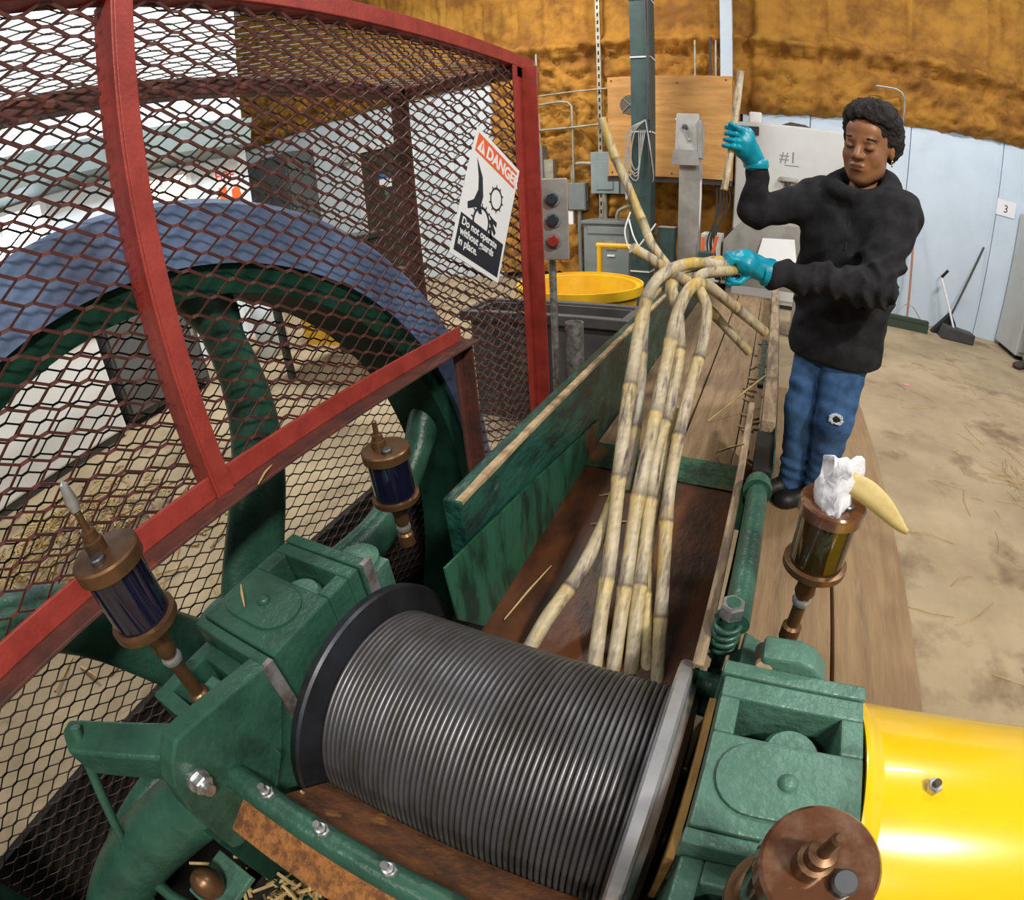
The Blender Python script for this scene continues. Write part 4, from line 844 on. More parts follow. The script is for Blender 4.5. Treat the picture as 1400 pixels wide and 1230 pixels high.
# rag and leaf on the right hand oiler
V = []; F = []
for i in range(9):
    for j in range(9):
        u, v = i / 8 - .5, j / 8 - .5; q_ = 1 - .35 * (u * u + v * v); u, v = u * q_, v * q_
        V.append((.146 + u * (.070 + .012 * v) + .004 * math.sin(7 * v), .684 - .016 * math.cos(5 * u) + v * .03 + .006 * math.sin(21 * u + 9 * v) + .004 * math.sin(17 * v - 8 * u), .897 + v * .092 + .014 * u + .005 * math.sin(23 * u + 3 * v)))
F = [(i * 9 + j, i * 9 + j + 1, (i + 1) * 9 + j + 1, (i + 1) * 9 + j) for i in range(8) for j in range(8)]
b = MB(); b._add(V, F); o = b.build('white_rag', 'cloth', smooth=80, origin=(.14, .69, .87)); sm = o.modifiers.new('thick', 'SOLIDIFY'); sm.thickness = .003
tag(o, 'scrap of white rag wrapped around an oiler stem', 'rag')
pts = catmull([(.160, .682, .912), (.195, .680, .900), (.235, .676, .878), (.272, .672, .850)], .006)
V = []; F = []; k = len(pts)
for i, p in enumerate(pts):
    t = i / (k - 1); w = .0185 * (1 - t ** 4) * (.8 + .2 * min(1, t * 3)) + .001
    for j in range(5):
        q = (j - 2) / 2; V.append((p[0], p[1] + q * w * .35, p[2] + q * w - .008 * q * q))
F = [(i * 5 + j, i * 5 + j + 1, (i + 1) * 5 + j + 1, (i + 1) * 5 + j) for i in range(k - 1) for j in range(4)]
b = MB(); b._add(V, F); o = b.build('dry_leaf', 'leaf', smooth=80, origin=(.155, .69, .94)); sm = o.modifiers.new('thick', 'SOLIDIFY'); sm.thickness = .001
tag(o, 'curved pale yellow strip of cane leaf stuck to the white rag', 'leaf')
# ------------------------------------------------------------------ yellow roller guard
t = thing('roller_guard', (.8, .386, .1), 'glossy yellow cylindrical guard over the mill shaft', 'guard')
YR = .252
MB().lathe([(.288, YR - .004), (.288, YR), (1.55, YR), (1.55, YR - .004)], AX, (1, 0, 0), 96, True).build('shell', 'yellow', t, smooth=35)
MB().lathe([(.262, .263), (.262, .268), (.272, .268), (.284, .258), (.296, YR + .001), (.296, YR - .004), (.28, .252), (.27, .262)], AX, (1, 0, 0), 96, True).build('flared_rim', 'yellow', t, smooth=40)
MB().lathe([(1.54, 0), (1.54, YR - .004), (1.55, YR - .004), (1.55, 0)], AX, (1, 0, 0), 48).build('end_disc', 'yellow', t)
q = MB().hexa((.372, .376, AX.z + YR), (0, -.04, 1), .0125, .012).build('nut', 'zinc', t); MB().tube([(.372, .376, AX.z + YR + .010), (.372, .3755, AX.z + YR + .02)], .006, 12).build('bolt_end', 'brown', q)
for x in (.5, 1.4): MB().box(x, x + .05, .30, .47, .046 if x < 1 else 0, .14).build('foot', 'yellow', t)
#@@TROUGH
# ------------------------------------------------------------------ feed trough and table
tr = thing('feed_trough', (-.25, 1.05, .3), 'green feed trough with a rusty steel floor leading to the roller', 'trough')
b = MB(); b.box(-.544, -.5, .675, 4.35, .42, .72); b.build('side_board', 'green_board', tr, bevel=.004)
b = MB()
ys = np.linspace(.68, 4.34, 120); V = []; F = []
for i, y in enumerate(ys):
    w = .0055 + .004 * mnoise.noise(Vector((0, y * 9, 0))) + .002 * mnoise.noise(Vector((3, y * 31, 0)))
    V += [(-.4996, y, .7155 - w * .8), (-.4996, y, .7206), (-.4996 - .012 - w, y, .7206), (-.505, y, .712)]
for i in range(len(ys) - 1):
    for j in range(4): F.append((i * 4 + j, i * 4 + (j + 1) % 4, (i + 1) * 4 + (j + 1) % 4, (i + 1) * 4 + j))
b._add(V, F); b.build('worn_board_edge', 'worn_edge', tr)
b = MB(); b.prism([(.58, .634), (.585, .486), (.672, .376), (1.50, .43), (1.50, .52), (1.2, .556), (.9, .597)], lambda p, t: (t, p[0], p[1]), -.497, -.492); b.build('side_liner', 'liner', tr)
b = MB(); b._add([(-.495, .655, .374), (-.002, .655, .374), (-.002, 1.50, .429), (-.495, 1.50, .429), (-.495, .655, .369), (-.002, .655, .369), (-.002, 1.50, .424), (-.495, 1.50, .424)], [(0, 1, 2, 3), (7, 6, 5, 4), (0, 4, 5, 1), (1, 5, 6, 2), (2, 6, 7, 3), (3, 7, 4, 0)]); b.build('trough_floor', 'liner_floor', tr)
b = MB(); b._add([(-.492, 1.36, .4225), (-.004, 1.36, .4225), (-.004, 1.50, .4325), (-.492, 1.50, .4325)], [(0, 1, 2, 3)]); o = b.build('painted_lip', 'liner', tr); o.modifiers.new('thick', 'SOLIDIFY').thickness = .002
b = MB(); b.prism([(.53, .52), (.56, .40), (.66, .365), (1.56, .40), (1.56, .612), (.53, .612)], lambda p, t: (t, p[0], p[1]), -.008, .0); b.build('side_plate', 'green_dark', tr)
b = MB(); b.box(-.014, .006, .53, 1.60, .605, .622); b.build('side_rail', 'wood_rail', tr, bevel=.003)
b = MB(); b.box(.0, .004, .55, .80, .44, .60); b.build('outer_plate', 'green', tr)
for x in (-.52, -.03):
    MB().box(x - .03, x + .03, .86, .92, 0, .38).build('leg', 'green_dark', tr)
tb = thing('feed_table', (-.2, 2.9, 0), 'low weathered plank table feeding cane toward the mill', 'table')
for x0, x1, z in ((-.499, -.229, .430), (-.222, -.040, .429), (-.036, .035, .427)):
    MB().box(x0, x1, 1.50, 4.35, z - .04, z).build('plank', 'wood', tb, bevel=.003)
MB().box(.038, .088, 1.66, 4.30, .42, .54).build('side_rail', 'wood_rail', tb, bevel=.004)
MB().box(.088, .093, 1.40, 4.0, .36, .52).build('side_skirt', 'green_board', tb)
MB().box(.030, .086, 1.38, 1.655, .30, .50).build('shaded_rail_end', 'black', tb)  # wood end of the rail, its shadow put into black colour
b = MB(); b.box(.006, .034, 2.25, 3.0, .428, .445); b.build('painted_cleat', 'green_board', tb, bevel=.003)
for x in (-.46, .0):
    for y in (1.75, 4.1): MB().box(x - .04, x + .04, y, y + .08, 0, .39).build('leg', 'green_dark', tb)
MB().box(-.498, .03, 1.80, 4.2, .33, .39).build('apron', 'green_dark', tb)
# bark and crushed trash on the table's right edge
b = MB()
for k in range(26):
    y = 1.55 + rng.random() * 1.6; x = -.03 + rng.random() * .06; a = rng.random() * 3.1
    b.box(x - .03, x + .03, y - .006, y + .006, .430, .436, RZ(math.degrees(a)) @ RX(10))
o = b.build('bark_scraps', 'wood', origin=(0, 2.2, .43)); tag(o, 'scraps of bark and fibre along the table edge', 'scraps'); o['kind'] = 'stuff'
# walkway planks on the floor beside the table
for x0, x1, y0, lab in ((.10, .398, .97, 'inner pale walkway plank on the floor against the feed table'), (.410, .705, -1.2, 'outer stained walkway plank on the floor away from the table')):
    tag(MB().box(x0, x1, y0, 3.35, .0, .045).build('walkway_plank', 'wood_floor', bevel=.004, origin=(x0, 1, 0)), lab, 'plank', 'planks of the walkway beside the table')
# ------------------------------------------------------------------ sugar cane
CANES = {
'c1': [(-0.215, 0.641, 0.375), (-0.231, 0.732, 0.451), (-0.253, 0.874, 0.56), (-0.283, 1.032, 0.694), (-0.301, 1.162, 0.808), (-0.306, 1.282, 0.945), (-0.291, 1.323, 1.016), (-0.261, 1.387, 1.051), (-0.208, 1.49, 1.062), (-0.114, 1.619, 1.046)],
'c2': [(-0.178, 0.66, 0.368), (-0.194, 0.763, 0.455), (-0.219, 0.941, 0.602), (-0.224, 1.09, 0.734), (-0.226, 1.213, 0.839), (-0.222, 1.31, 0.947), (-0.198, 1.36, 1.014), (-0.165, 1.416, 1.016), (-0.11, 1.522, 0.956), (0.005, 1.692, 0.835)],
'c3': [(-0.14, 0.665, 0.365), (-0.166, 0.79, 0.461), (-0.194, 0.964, 0.593), (-0.209, 1.078, 0.684), (-0.202, 1.174, 0.759), (-0.206, 1.277, 0.86), (-0.227, 1.344, 0.959), (-0.254, 1.391, 1.007), (-0.234, 1.463, 1.049), (-0.147, 1.598, 1.061)],
'c4': [(-0.08, 0.659, 0.366), (-0.114, 0.796, 0.472), (-0.152, 0.966, 0.602), (-0.162, 1.08, 0.692), (-0.16, 1.193, 0.788), (-0.149, 1.292, 0.883), (-0.152, 1.356, 0.965), (-0.181, 1.393, 1.014), (-0.179, 1.47, 1.038), (-0.102, 1.618, 1.034)],
'c5': [(-0.353, 0.616, 0.414), (-0.336, 0.692, 0.452), (-0.307, 0.794, 0.492), (-0.289, 0.9, 0.541), (-0.29, 1.018, 0.578), (-0.303, 1.145, 0.653)],
'c6': [(-0.259, 1.01, 0.59), (-0.276, 1.124, 0.689), (-0.294, 1.238, 0.801), (-0.314, 1.335, 0.912), (-0.311, 1.383, 0.973), (-0.252, 1.456, 1.021), (-0.136, 1.624, 1.024)],
'c7': [(-0.106, 0.674, 0.354), (-0.141, 0.78, 0.433), (-0.177, 0.906, 0.513), (-0.193, 1.073, 0.649), (-0.186, 1.188, 0.736)],
'c8': [(-0.243, 1.46, 1.038), (-0.191, 1.534, 0.955), (-0.133, 1.603, 0.871), (-0.037, 1.672, 0.766)],
'c9': [(-0.352, 1.344, 1.111), (-0.307, 1.372, 1.081), (-0.244, 1.408, 1.035), (-0.18, 1.462, 0.998)],
'c10': [(-0.49, 1.532, 1.475), (-0.457, 1.53, 1.375), (-0.413, 1.525, 1.273), (-0.36, 1.503, 1.162), (-0.325, 1.474, 1.103), (-0.253, 1.457, 1.027), (-0.202, 1.478, 0.986)],
'stick': [(-0.126, 1.881, 1.691), (-0.144, 1.889, 1.525), (-0.159, 1.881, 1.37), (-0.172, 1.872, 1.272)],
}
def cane(key, r, label, seed, name='sugar_cane', tint=None):
    rg = np.random.default_rng(seed); pts = catmull(CANES[key], .008); k = len(pts); n = 14
    node = rg.random() * .08; L = .19 + rg.random() * .05; s = 0; rad = []; cols = []
    for i, p in enumerate(pts):
        if i: s += (p - pts[i - 1]).length
        ph = ((s + node) % L); dn = min(ph, L - ph)
        rr = r * (1 + .10 * math.exp(-(dn / .012) ** 2) + .03 * math.sin(s * 30 + seed))
        base = np.array(tint if tint else (.42, .35, .23)) * (0.9 + .2 * rg.random())
        yel = np.array((.58, .42, .10)); wax = np.array((.56, .53, .50)); dark = np.array((.10, .07, .06))
        f = ph / L
        c = base * (1 - .50 * math.exp(-(f - .0) / .20)) * (1 - .55 * math.exp(-((1 - f) / .20))) + yel * .55 * math.exp(-((1 - f) / .20)) + wax * .16 * math.exp(-((f - .3) / .2) ** 2)
        w = math.exp(-(ph / .0045) ** 2); c = c * (1 - w) + dark * w
        rad.append(rr); cols.append(c)
    b = MB(); b.tube(pts, rad, n); o = b.build(name, 'cane', smooth=60, origin=pts[0])
    ca = o.data.color_attributes.new('tint', 'FLOAT_COLOR', 'POINT'); buf = []
    for i in range(k):
        for j in range(n):
            g = .85 + .3 * rg.random(); buf += [*(np.clip(cols[i] * g, 0, 1)), 1.0]
    ca.data.foreach_set('color', buf)
    return tag(o, label, 'sugar cane', 'stalks of cane fed to the roller')
cane('c1', .0165, 'straight pale cane stalk nearest the green board, kinked at its top', 1)
cane('c2', .0165, 'cane stalk bending over in an arch and down to the table rail', 2)
cane('c3', .0165, 'middle cane stalk in the bundle rising to the gloved hand', 3)
cane('c4', .0150, 'dark-ended cane stalk on the side away from the green board', 4)
cane('c5', .0165, 'cane stalk slanting apart from the bundle toward the left flange', 5)
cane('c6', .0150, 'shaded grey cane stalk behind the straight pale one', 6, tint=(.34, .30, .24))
cane('c7', .0150, 'short yellowish cane stalk under the middle of the bundle', 7, tint=(.44, .36, .18))
cane('c8', .0150, 'broken cane stalk hanging down onto the table planks', 8, tint=(.36, .29, .16))
cane('c9', .0150, 'short blunt cane end sticking out toward the teal column', 9)
cane('c10', .0130, 'thin cane top rising past the teal column', 10, tint=(.44, .36, .20))
cane('stick', .0120, 'upright pale cane stalk held in the raised gloved hand', 11, tint=(.60, .50, .36))
# loose straw and leaf bits
def straw(p0, p1, w, label, m='straw'):
    mid = (Vector(p0) + Vector(p1)) / 2 + Vector((0, 0, .004)); b = MB(); b.tube([p0, mid, p1], [w * .6, w, w * .4], 6); tag(b.build('straw', m, smooth=60, origin=p0), label, 'straw')
straw((-.80, .335, .687), (-.742, .297, .689), .0028, 'dry straw lying across the left cover plate')
straw((-.455, .70, .386), (-.42, .90, .398), .003, 'pale straw on the trough floor beside the liner')
straw((-.40, 1.22, .412), (-.30, 1.28, .414), .004, 'split straw near the head of the trough')
straw((-.38, 1.09, .404), (-.27, 1.14, .406), .004, 'second split straw in the trough under the first cane')
straw((-.10, 1.55, .44), (-.005, 1.22, .66), .004, 'long straw leaning on the trough rail')
straw((-.545, .118, .455), (-.535, .118, .50), .006, 'stub of cane standing in the corner of the scraper plate')
straw((-.93, .53, .764), (-.962, .60, .766), .003, 'straw lying on the flange of the red rail')
straw((-.16, 1.80, .433), (.10, 2.25, .56), .004, 'long thin leaf strip across the table rail')
b = MB()
for k in range(150):
    x = .75 + rng.random() * 2.2; y = .9 + rng.random() * 4.6; a = rng.random() * 6.28; l = .03 + rng.random() * .12
    if k > 90: x = 1.75 + rng.normal() * .2; y = 2.75 + rng.normal() * .25
    b.tube([(x - l * math.cos(a), y - l * math.sin(a), .004), (x, y, .006 + .01 * rng.random()), (x + l * math.cos(a + .3), y + l * math.sin(a + .3), .004)], .0016, 4, False)
o = b.build('floor_straw', 'straw', origin=(1.8, 2.8, 0)); tag(o, 'wisps of dry straw scattered on the concrete floor', 'straw'); o['kind'] = 'stuff'
tag(MB().box(1.18, 1.23, 4.03, 4.06, .001, .004, RZ(15)).build('pink_scrap', 'pink', origin=(1.2, 4.05, 0)), 'bright pink scrap lying on the concrete floor', 'scrap')
b = MB()
for k in range(160):
    x = -.55 + rng.normal() * .10; y = -.02 + rng.normal() * .09; a = rng.random() * 6.28; l = .02 + rng.random() * .07; z = .16 + abs(rng.normal()) * .05
    b.tube([(x, y, z), (x + l * math.cos(a), y + l * math.sin(a), z + .03 * rng.normal())], .004, 5, False)
o = b.build('bagasse', 'straw', origin=(-.55, 0, .2)); tag(o, 'heap of crushed cane fibre under the rusty scraper', 'bagasse'); o['kind'] = 'stuff'
b = MB()
for k in range(420):
    x = -2.9 + rng.normal() * .45; y = .35 + rng.normal() * .35; a = rng.random() * 6.28; l = .05 + rng.random() * .16
    z = max(.005, .20 * math.exp(-((x + 2.9) ** 2 + (y - .35) ** 2) / .2) + .03 * rng.normal())
    b.tube([(x, y, z), (x + l * math.cos(a), y + l * math.sin(a), max(.004, z + .04 * rng.normal()))], .006, 5, False)
o = b.build('cane_trash', 'straw', origin=(-2.9, .35, 0)); tag(o, 'pile of dry cane trash on the floor beyond the guard', 'trash'); o['kind'] = 'stuff'
#@@PEOPLE
# ------------------------------------------------------------------ people (implicit surfaces, one continuous mesh per garment or body)
def surface_net(f, lo, hi, h):
    lo = np.array(lo, np.float32); n = np.ceil((np.array(hi) - lo) / h).astype(int) + 1
    ax = [lo[i] + h * np.arange(n[i], dtype=np.float32) for i in range(3)]
    X, Y, Z = np.meshgrid(*ax, indexing='ij'); D = f(X, Y, Z).astype(np.float32)
    S = D < 0
    c = [slice(0, -1), slice(1, None)]
    cnt = np.zeros(tuple(n - 1), np.int32); acc = np.zeros(tuple(n - 1) + (3,), np.float32)
    corner = lambda A, i, j, k: A[c[i], c[j], c[k]]
    edges = []
    for a in range(2):
        for b_ in range(2):
            edges += [((0, a, b_), (1, a, b_)), ((a, 0, b_), (a, 1, b_)), ((a, b_, 0), (a, b_, 1))]
    for p, q in edges:
        d0, d1 = corner(D, *p), corner(D, *q); m = (d0 < 0) != (d1 < 0)
        t = np.where(m, d0 / np.where(m, d0 - d1, 1), 0)
        for x in range(3): acc[..., x] += np.where(m, p[x] + t * (q[x] - p[x]), 0)
        cnt += m
    act = cnt > 0; idx = -np.ones(act.shape, np.int64); idx[act] = np.arange(act.sum())
    ijk = np.argwhere(act); V = lo + h * (ijk + acc[act] / cnt[act][:, None])
    F = []
    I = idx
    for a in range(3):
        sl0 = [slice(None)] * 3; sl1 = [slice(None)] * 3; sl0[a] = slice(0, -1); sl1[a] = slice(1, None)
        s0, s1 = S[tuple(sl0)], S[tuple(sl1)]; cr = s0 != s1
        u, v = (a + 1) % 3, (a + 2) % 3
        e = np.argwhere(cr)
        ok = (e[:, u] > 0) & (e[:, v] > 0) & (e[:, u] < n[u] - 1) & (e[:, v] < n[v] - 1); e = e[ok]
        fl = s0[tuple(e.T)]
        def cell(du, dv):
            q = e.copy(); q[:, u] -= du; q[:, v] -= dv; return I[tuple(q.T)]
        q = np.stack([cell(1, 1), cell(0, 1), cell(0, 0), cell(1, 0)], 1); q[~fl] = q[~fl][:, ::-1]
        F.append(q)
    F = np.concatenate(F); F = F[(F >= 0).all(1)]
    return V, F
def cone(P, a, b, ra, rb):
    a, b = np.array(a, np.float32), np.array(b, np.float32); d = b - a; L = float(d @ d)
    x, y, z = P[0] - a[0], P[1] - a[1], P[2] - a[2]
    t = np.clip((x * d[0] + y * d[1] + z * d[2]) / L, 0, 1)
    return np.sqrt((x - t * d[0]) ** 2 + (y - t * d[1]) ** 2 + (z - t * d[2]) ** 2) - (ra + (rb - ra) * t)
def ell(P, c, r):
    x, y, z = (P[0] - c[0]), (P[1] - c[1]), (P[2] - c[2])
    k0 = np.sqrt((x / r[0]) ** 2 + (y / r[1]) ** 2 + (z / r[2]) ** 2); k1 = np.sqrt((x / r[0] ** 2) ** 2 + (y / r[1] ** 2) ** 2 + (z / r[2] ** 2) ** 2) + 1e-6
    return k0 * (k0 - 1) / k1
def smin(a, b, k):
    h = np.clip(.5 + .5 * (b - a) / k, 0, 1); return b + (a - b) * h - k * h * (1 - h)
def smax(a, b, k): return -smin(-a, -b, k)
def wave(P, dirs, amp):
    s = 0
    for (dx, dy, dz, ph) in dirs: s = s + np.sin(P[0] * dx + P[1] * dy + P[2] * dz + ph)
    return s * amp / len(dirs)
def implicit(name, f, lo, hi, h, material, parent, smooth_it=2):
    V, F = surface_net(lambda X, Y, Z: f((X, Y, Z)), lo, hi, h)
    o = Vector((0, 0, 0)); p = parent
    while p is not None: o = o + p.location; p = p.parent
    me = bpy.data.meshes.new(name); me.from_pydata((V - np.array(o)).tolist(), [], F.tolist()); me.materials.append(M[material])
    me.polygons.foreach_set('use_smooth', [True] * len(me.polygons)); me.update()
    ob = bpy.data.objects.new(name, me); COL.objects.link(ob); ob.parent = parent
    if smooth_it:
        s = ob.modifiers.new('smooth', 'SMOOTH'); s.factor = .5; s.iterations = smooth_it
    return ob

W = thing('person', (.27, 2.03, .045), 'woman in charcoal hoodie and torn jeans feeding cane with turquoise gloves', 'person')
J = dict(neck=(.300, 1.985, 1.325), rsh=(.165, 2.08, 1.275), relb=(-.068, 2.02, 1.200), rwr=(-.068, 1.965, 1.350), lsh=(.418, 1.895, 1.265), lelb=(.345, 1.735, 1.030), lwr=(.010, 1.665, 1.030),
         lhip=(.330, 1.995, .80), rhip=(.235, 2.075, .80), lknee=(.325, 1.915, .475), rknee=(.205, 2.02, .47), lank=(.335, 1.985, .115), rank=(.225, 2.03, .115))
rr4 = [(38, 12, 9, 0), (14, 41, 22, 1.3), (9, 17, 47, 2.1), (55, 30, 12, 4)]
# head frame
HC = np.array((.310, 1.955, 1.500)); yawf = math.radians(29); pit = math.radians(-13)
Fw = np.array((-math.sin(yawf) * math.cos(pit), -math.cos(yawf) * math.cos(pit), math.sin(pit)))
Rt = np.cross((0, 0, 1), Fw); Rt = Rt / np.linalg.norm(Rt) * 1.0          # her left, image right
Up = np.cross(Fw, Rt)
rl_ = math.radians(5); Rt, Up = Rt * math.cos(rl_) - Up * math.sin(rl_), Up * math.cos(rl_) + Rt * math.sin(rl_)
HM = np.stack([Rt, Fw, Up])
HS = 1.09
def to_head(P):
    x, y, z = P[0] - HC[0], P[1] - HC[1], P[2] - HC[2]
    return tuple((HM[i, 0] * x + HM[i, 1] * y + HM[i, 2] * z) / HS for i in range(3))
def head_pt(p): return Vector(tuple(HC + HM.T @ (np.array(p) * HS)))
HR = Matrix(tuple(map(tuple, HM.T)))
def head_sdf(P):
    Q = to_head(P)
    d = ell(Q, (0, -.012, .030), (.073, .093, .088))
    d = smin(d, ell(Q, (0, .022, -.030), (.061, .068, .082)), .03)
    for s in (-1, 1):
        d = smin(d, ell(Q, (s * .034, .024, -.078), (.025, .040, .030)), .04)
        d = smin(d, ell(Q, (s * .037, .058, -.036), (.024, .022, .026)), .02)
    d = smin(d, ell(Q, (0, .063, -.106), (.031, .026, .024)), .035)
    d = smin(d, ell(Q, (0, .062, .045), (.052, .026, .032)), .02)
    d = smin(d, cone(Q, (-.030, .080, .016), (.030, .080, .016), .011, .011), .015)
    for s in (-1, 1):
        d = smax(d, -ell(Q, (s * .031, .101, -.003), (.017, .016, .011)), .012)
        d = smin(d, ell(Q, (s * .031, .078, -.003), (.0165, .0125, .012)), .004)
    d = smin(d, cone(Q, (0, .085, .006), (0, .104, -.030), .0085, .0130), .010)
    for s in (-1, 1): d = smin(d, ell(Q, (s * .0145, .094, -.034), (.0095, .011, .0085)), .008)
    d = smin(d, ell(Q, (0, .080, -.066), (.030, .017, .024)), .015)
    d = smin(d, ell(Q, (0, .0955, -.0615), (.0235, .008, .0062)), .005)
    d = smin(d, ell(Q, (0, .0930, -.0735), (.0205, .009, .0070)), .005)
    for s in (-1, 1): d = smin(d, ell(Q, (s * .0745, -.008, -.012), (.010, .019, .030)), .008)
    return d * HS
def body_sdf(P):
    d = head_sdf(P)
    nb = tuple(HC + HM.T @ (np.array((0, -.035, -.075)) * HS))
    d = smin(d, cone(P, nb, J['neck'], .044, .050), .012)
    d = smin(d, cone(P, (.21, 2.05, 1.235), (.385, 1.92, 1.23), .050, .050), .035)
    d = smin(d, cone(P, (.295, 1.995, 1.22), (.285, 2.0, .98), .060, .10), .04)
    return d
body = implicit('body', body_sdf, (.13, 1.72, .90), (.50, 2.20, 1.66), .0045, 'skin', W, 1)
# eyes looking down, brows, lips
for s in (-1, 1):
    MB().ball(head_pt((s * .031, .0795, -.0045)), .0118 * HS, (1.12, 1, .95), 16, HR).build('eyelid', 'skin', body, smooth=80)
    b = MB(); b.tube([head_pt((s * (.031 + u), .0905 - 16 * u * u, -.0095 - .006 * (u / .015) ** 2 * -.4)) for u in np.linspace(-.016, .016, 9)], [.0006, .0015, .0022, .0026, .0027, .0026, .0022, .0015, .0006], 6); b.build('lash_line', 'lash', body, smooth=60)
    b = MB(); b.tube([head_pt((s * (.033 + u), .0885 - 30 * u * u - .28 * u, .0235 - 9 * u * u)) for u in np.linspace(-.021, .022, 9)], [.0015, .0036, .0044, .0046, .0044, .004, .0033, .0022, .001], 6); b.build('eyebrow', 'lash', body, smooth=60)
    MB().ball(head_pt((s * .0085, .1035, -.0405)), .0035, (1.2, 1, .7), 8, HR).build('nostril', 'lash', body, smooth=60)
b = MB(); b.ball(head_pt((0, .0972, -.0608)), .010, (2.2, .72, .52), 16, HR); b.build('upper_lip', 'lip', body, smooth=80)
b = MB(); b.ball(head_pt((0, .0958, -.0738)), .010, (1.9, .75, .62), 16, HR); b.build('lower_lip', 'lip', body, smooth=80)
b = MB(); b.tube([head_pt((u, .1062 - 8 * u * u, -.0668 - .002 * math.cos(u * 200))) for u in np.linspace(-.021, .021, 9)], .0011, 6); b.build('mouth_line', 'lash', body, smooth=60)
b = MB(); b.tube([head_pt((.080, -.004 + .008 * math.sin(a), -.050 + .011 * math.cos(a))) for a in np.linspace(0, 2 * math.pi, 18)], .0016, 6, False); b.build('earring', 'gold', W, smooth=60)
# hair
def hair_sdf(P):
    Q = to_head(P)
    d = ell(Q, (0, -.035, .050), (.091, .098, .088))
    d = smin(d, ell(Q, (.052, -.040, .0), (.042, .055, .060)), .03)
    d = smin(d, ell(Q, (-.050, -.035, .005), (.038, .05, .055)), .03)
    d = smin(d, ell(Q, (0, -.115, .01), (.062, .05, .060)), .03)
    d = smin(d, ell(Q, (.0, .020, .088), (.066, .062, .038)), .05)
    cut = ell(Q, (0, .095, -.010), (.070, .082, .095))
    d = smax(d, -cut, .008)
    d = smax(d, -ell(Q, (0, .02, -.10), (.09, .09, .08)), .02)
    return (d + wave(Q, [(190, 60, 90, 0), (70, 210, 50, 1), (60, 80, 220, 2), (150, 150, 120, 3), (330, 260, 180, 1), (420, 130, 380, 2)], .011)) * HS
implicit('hair', hair_sdf, (.14, 1.80, 1.36), (.50, 2.18, 1.70), .005, 'hair', W, 0)
# hoodie
def hoodie_sdf(P):
    d = cone(P, (.355, 1.925, 1.215), (.338, 1.985, .76), .105, .128)
    d = smin(d, cone(P, (.205, 2.055, 1.215), (.232, 2.065, .76), .105, .122), .09)
    d = smin(d, cone(P, (.25, 1.955, 1.12), (.26, 1.955, 1.02), .085, .085), .06)                 # chest
    d = smin(d, cone(P, J['rsh'], J['lsh'], .082, .085), .06)
    d = smin(d, cone(P, J['rsh'], J['relb'], .078, .058), .045)
    d = smin(d, cone(P, J['relb'], J['rwr'], .058, .042), .02)
    dl = smin(cone(P, J['lsh'], J['lelb'], .086, .066), cone(P, J['lelb'], J['lwr'], .064, .043), .025)
    d = smin(d, dl, .03)
    d = d + wave(P, [(60, 20, 34, 0), (22, 58, 44, 1), (16, 30, 80, 2), (88, 40, 22, 3)], .0065)
    s1 = P[0] * 30 - P[2] * 26 + 1.6 * np.sin(P[2] * 17 + P[1] * 9); d = d + .016 * (np.abs(np.sin(s1)) - .6) * np.exp(-((P[2] - 1.0) / .28) ** 2)
    s2 = P[0] * 60 + P[2] * 34 + 1.2 * np.sin(P[2] * 33); d = d + .013 * (np.abs(np.sin(s2)) - .6) * np.clip((1.12 - P[2]) / .05, 0, 1) * np.clip((1.83 - P[1]) / .05, 0, 1) * np.clip((P[0] - .06) / .08, 0, 1)
    d = d + .0045 * np.sin((P[2] * 1.0 + P[0] * .35) * 95 + 2 * np.sin(P[0] * 22)) * np.exp(-((P[0] - .34) / .07) ** 2) * np.exp(-((P[2] - 1.06) / .10) ** 2)
    # bloused hem
    d = smin(d, cone(P, (.335, 1.985, .725), (.232, 2.065, .725), .124, .120), .03)
    d = smax(d, (.690 - P[2] + .05 * (P[0] - .28)), .012)
    # neck opening and hood
    nk = cone(P, (.296, 1.97, 1.30), (.285, 1.90, 1.47), .060, .078)
    d = smax(d, -nk, .012)
    ring = []
    c = np.array((.300, 1.985, 1.318)); ax = np.array((-.10, -.40, .90)); ax = ax / np.linalg.norm(ax)
    u = np.cross(ax, (1, 0, 0)); u /= np.linalg.norm(u); v = np.cross(ax, u)
    h = None; last = None; pts = []
    for i in range(17):
        a = 2 * math.pi * i / 16; back = .5 + .5 * math.sin(a - .6)
        q = c + u * math.cos(a) * .082 + v * math.sin(a) * .098; q = q + ax * (.030 + .0 * back); pts.append(q)
    for i in range(16):
        a = 2 * math.pi * (i + .5) / 16; m_ = (pts[i] + pts[i + 1]) / 2; back = max(0., (m_ - c) @ np.array((.62, .78, 0))) / .09
        r = .031 + .030 * min(1, back)
        g = cone(P, pts[i], pts[i + 1], r, r); h = g if h is None else smin(h, g, .01)
    h = smin(h, ell(P, (.392, 2.060, 1.315), (.095, .070, .058)), .03)
    d = smin(d, smax(h, -nk, .008), .02)
    return d
ho = implicit('hoodie', hoodie_sdf, (-.17, 1.57, .64), (.56, 2.24, 1.44), .0072, 'hoodie', W, 2)
b = MB(); b.tube(catmull([(.262, 1.905, 1.275), (.255, 1.880, 1.20), (.250, 1.862, 1.12)], .02), .003, 6); b.build('drawstring', 'black', W, smooth=60)
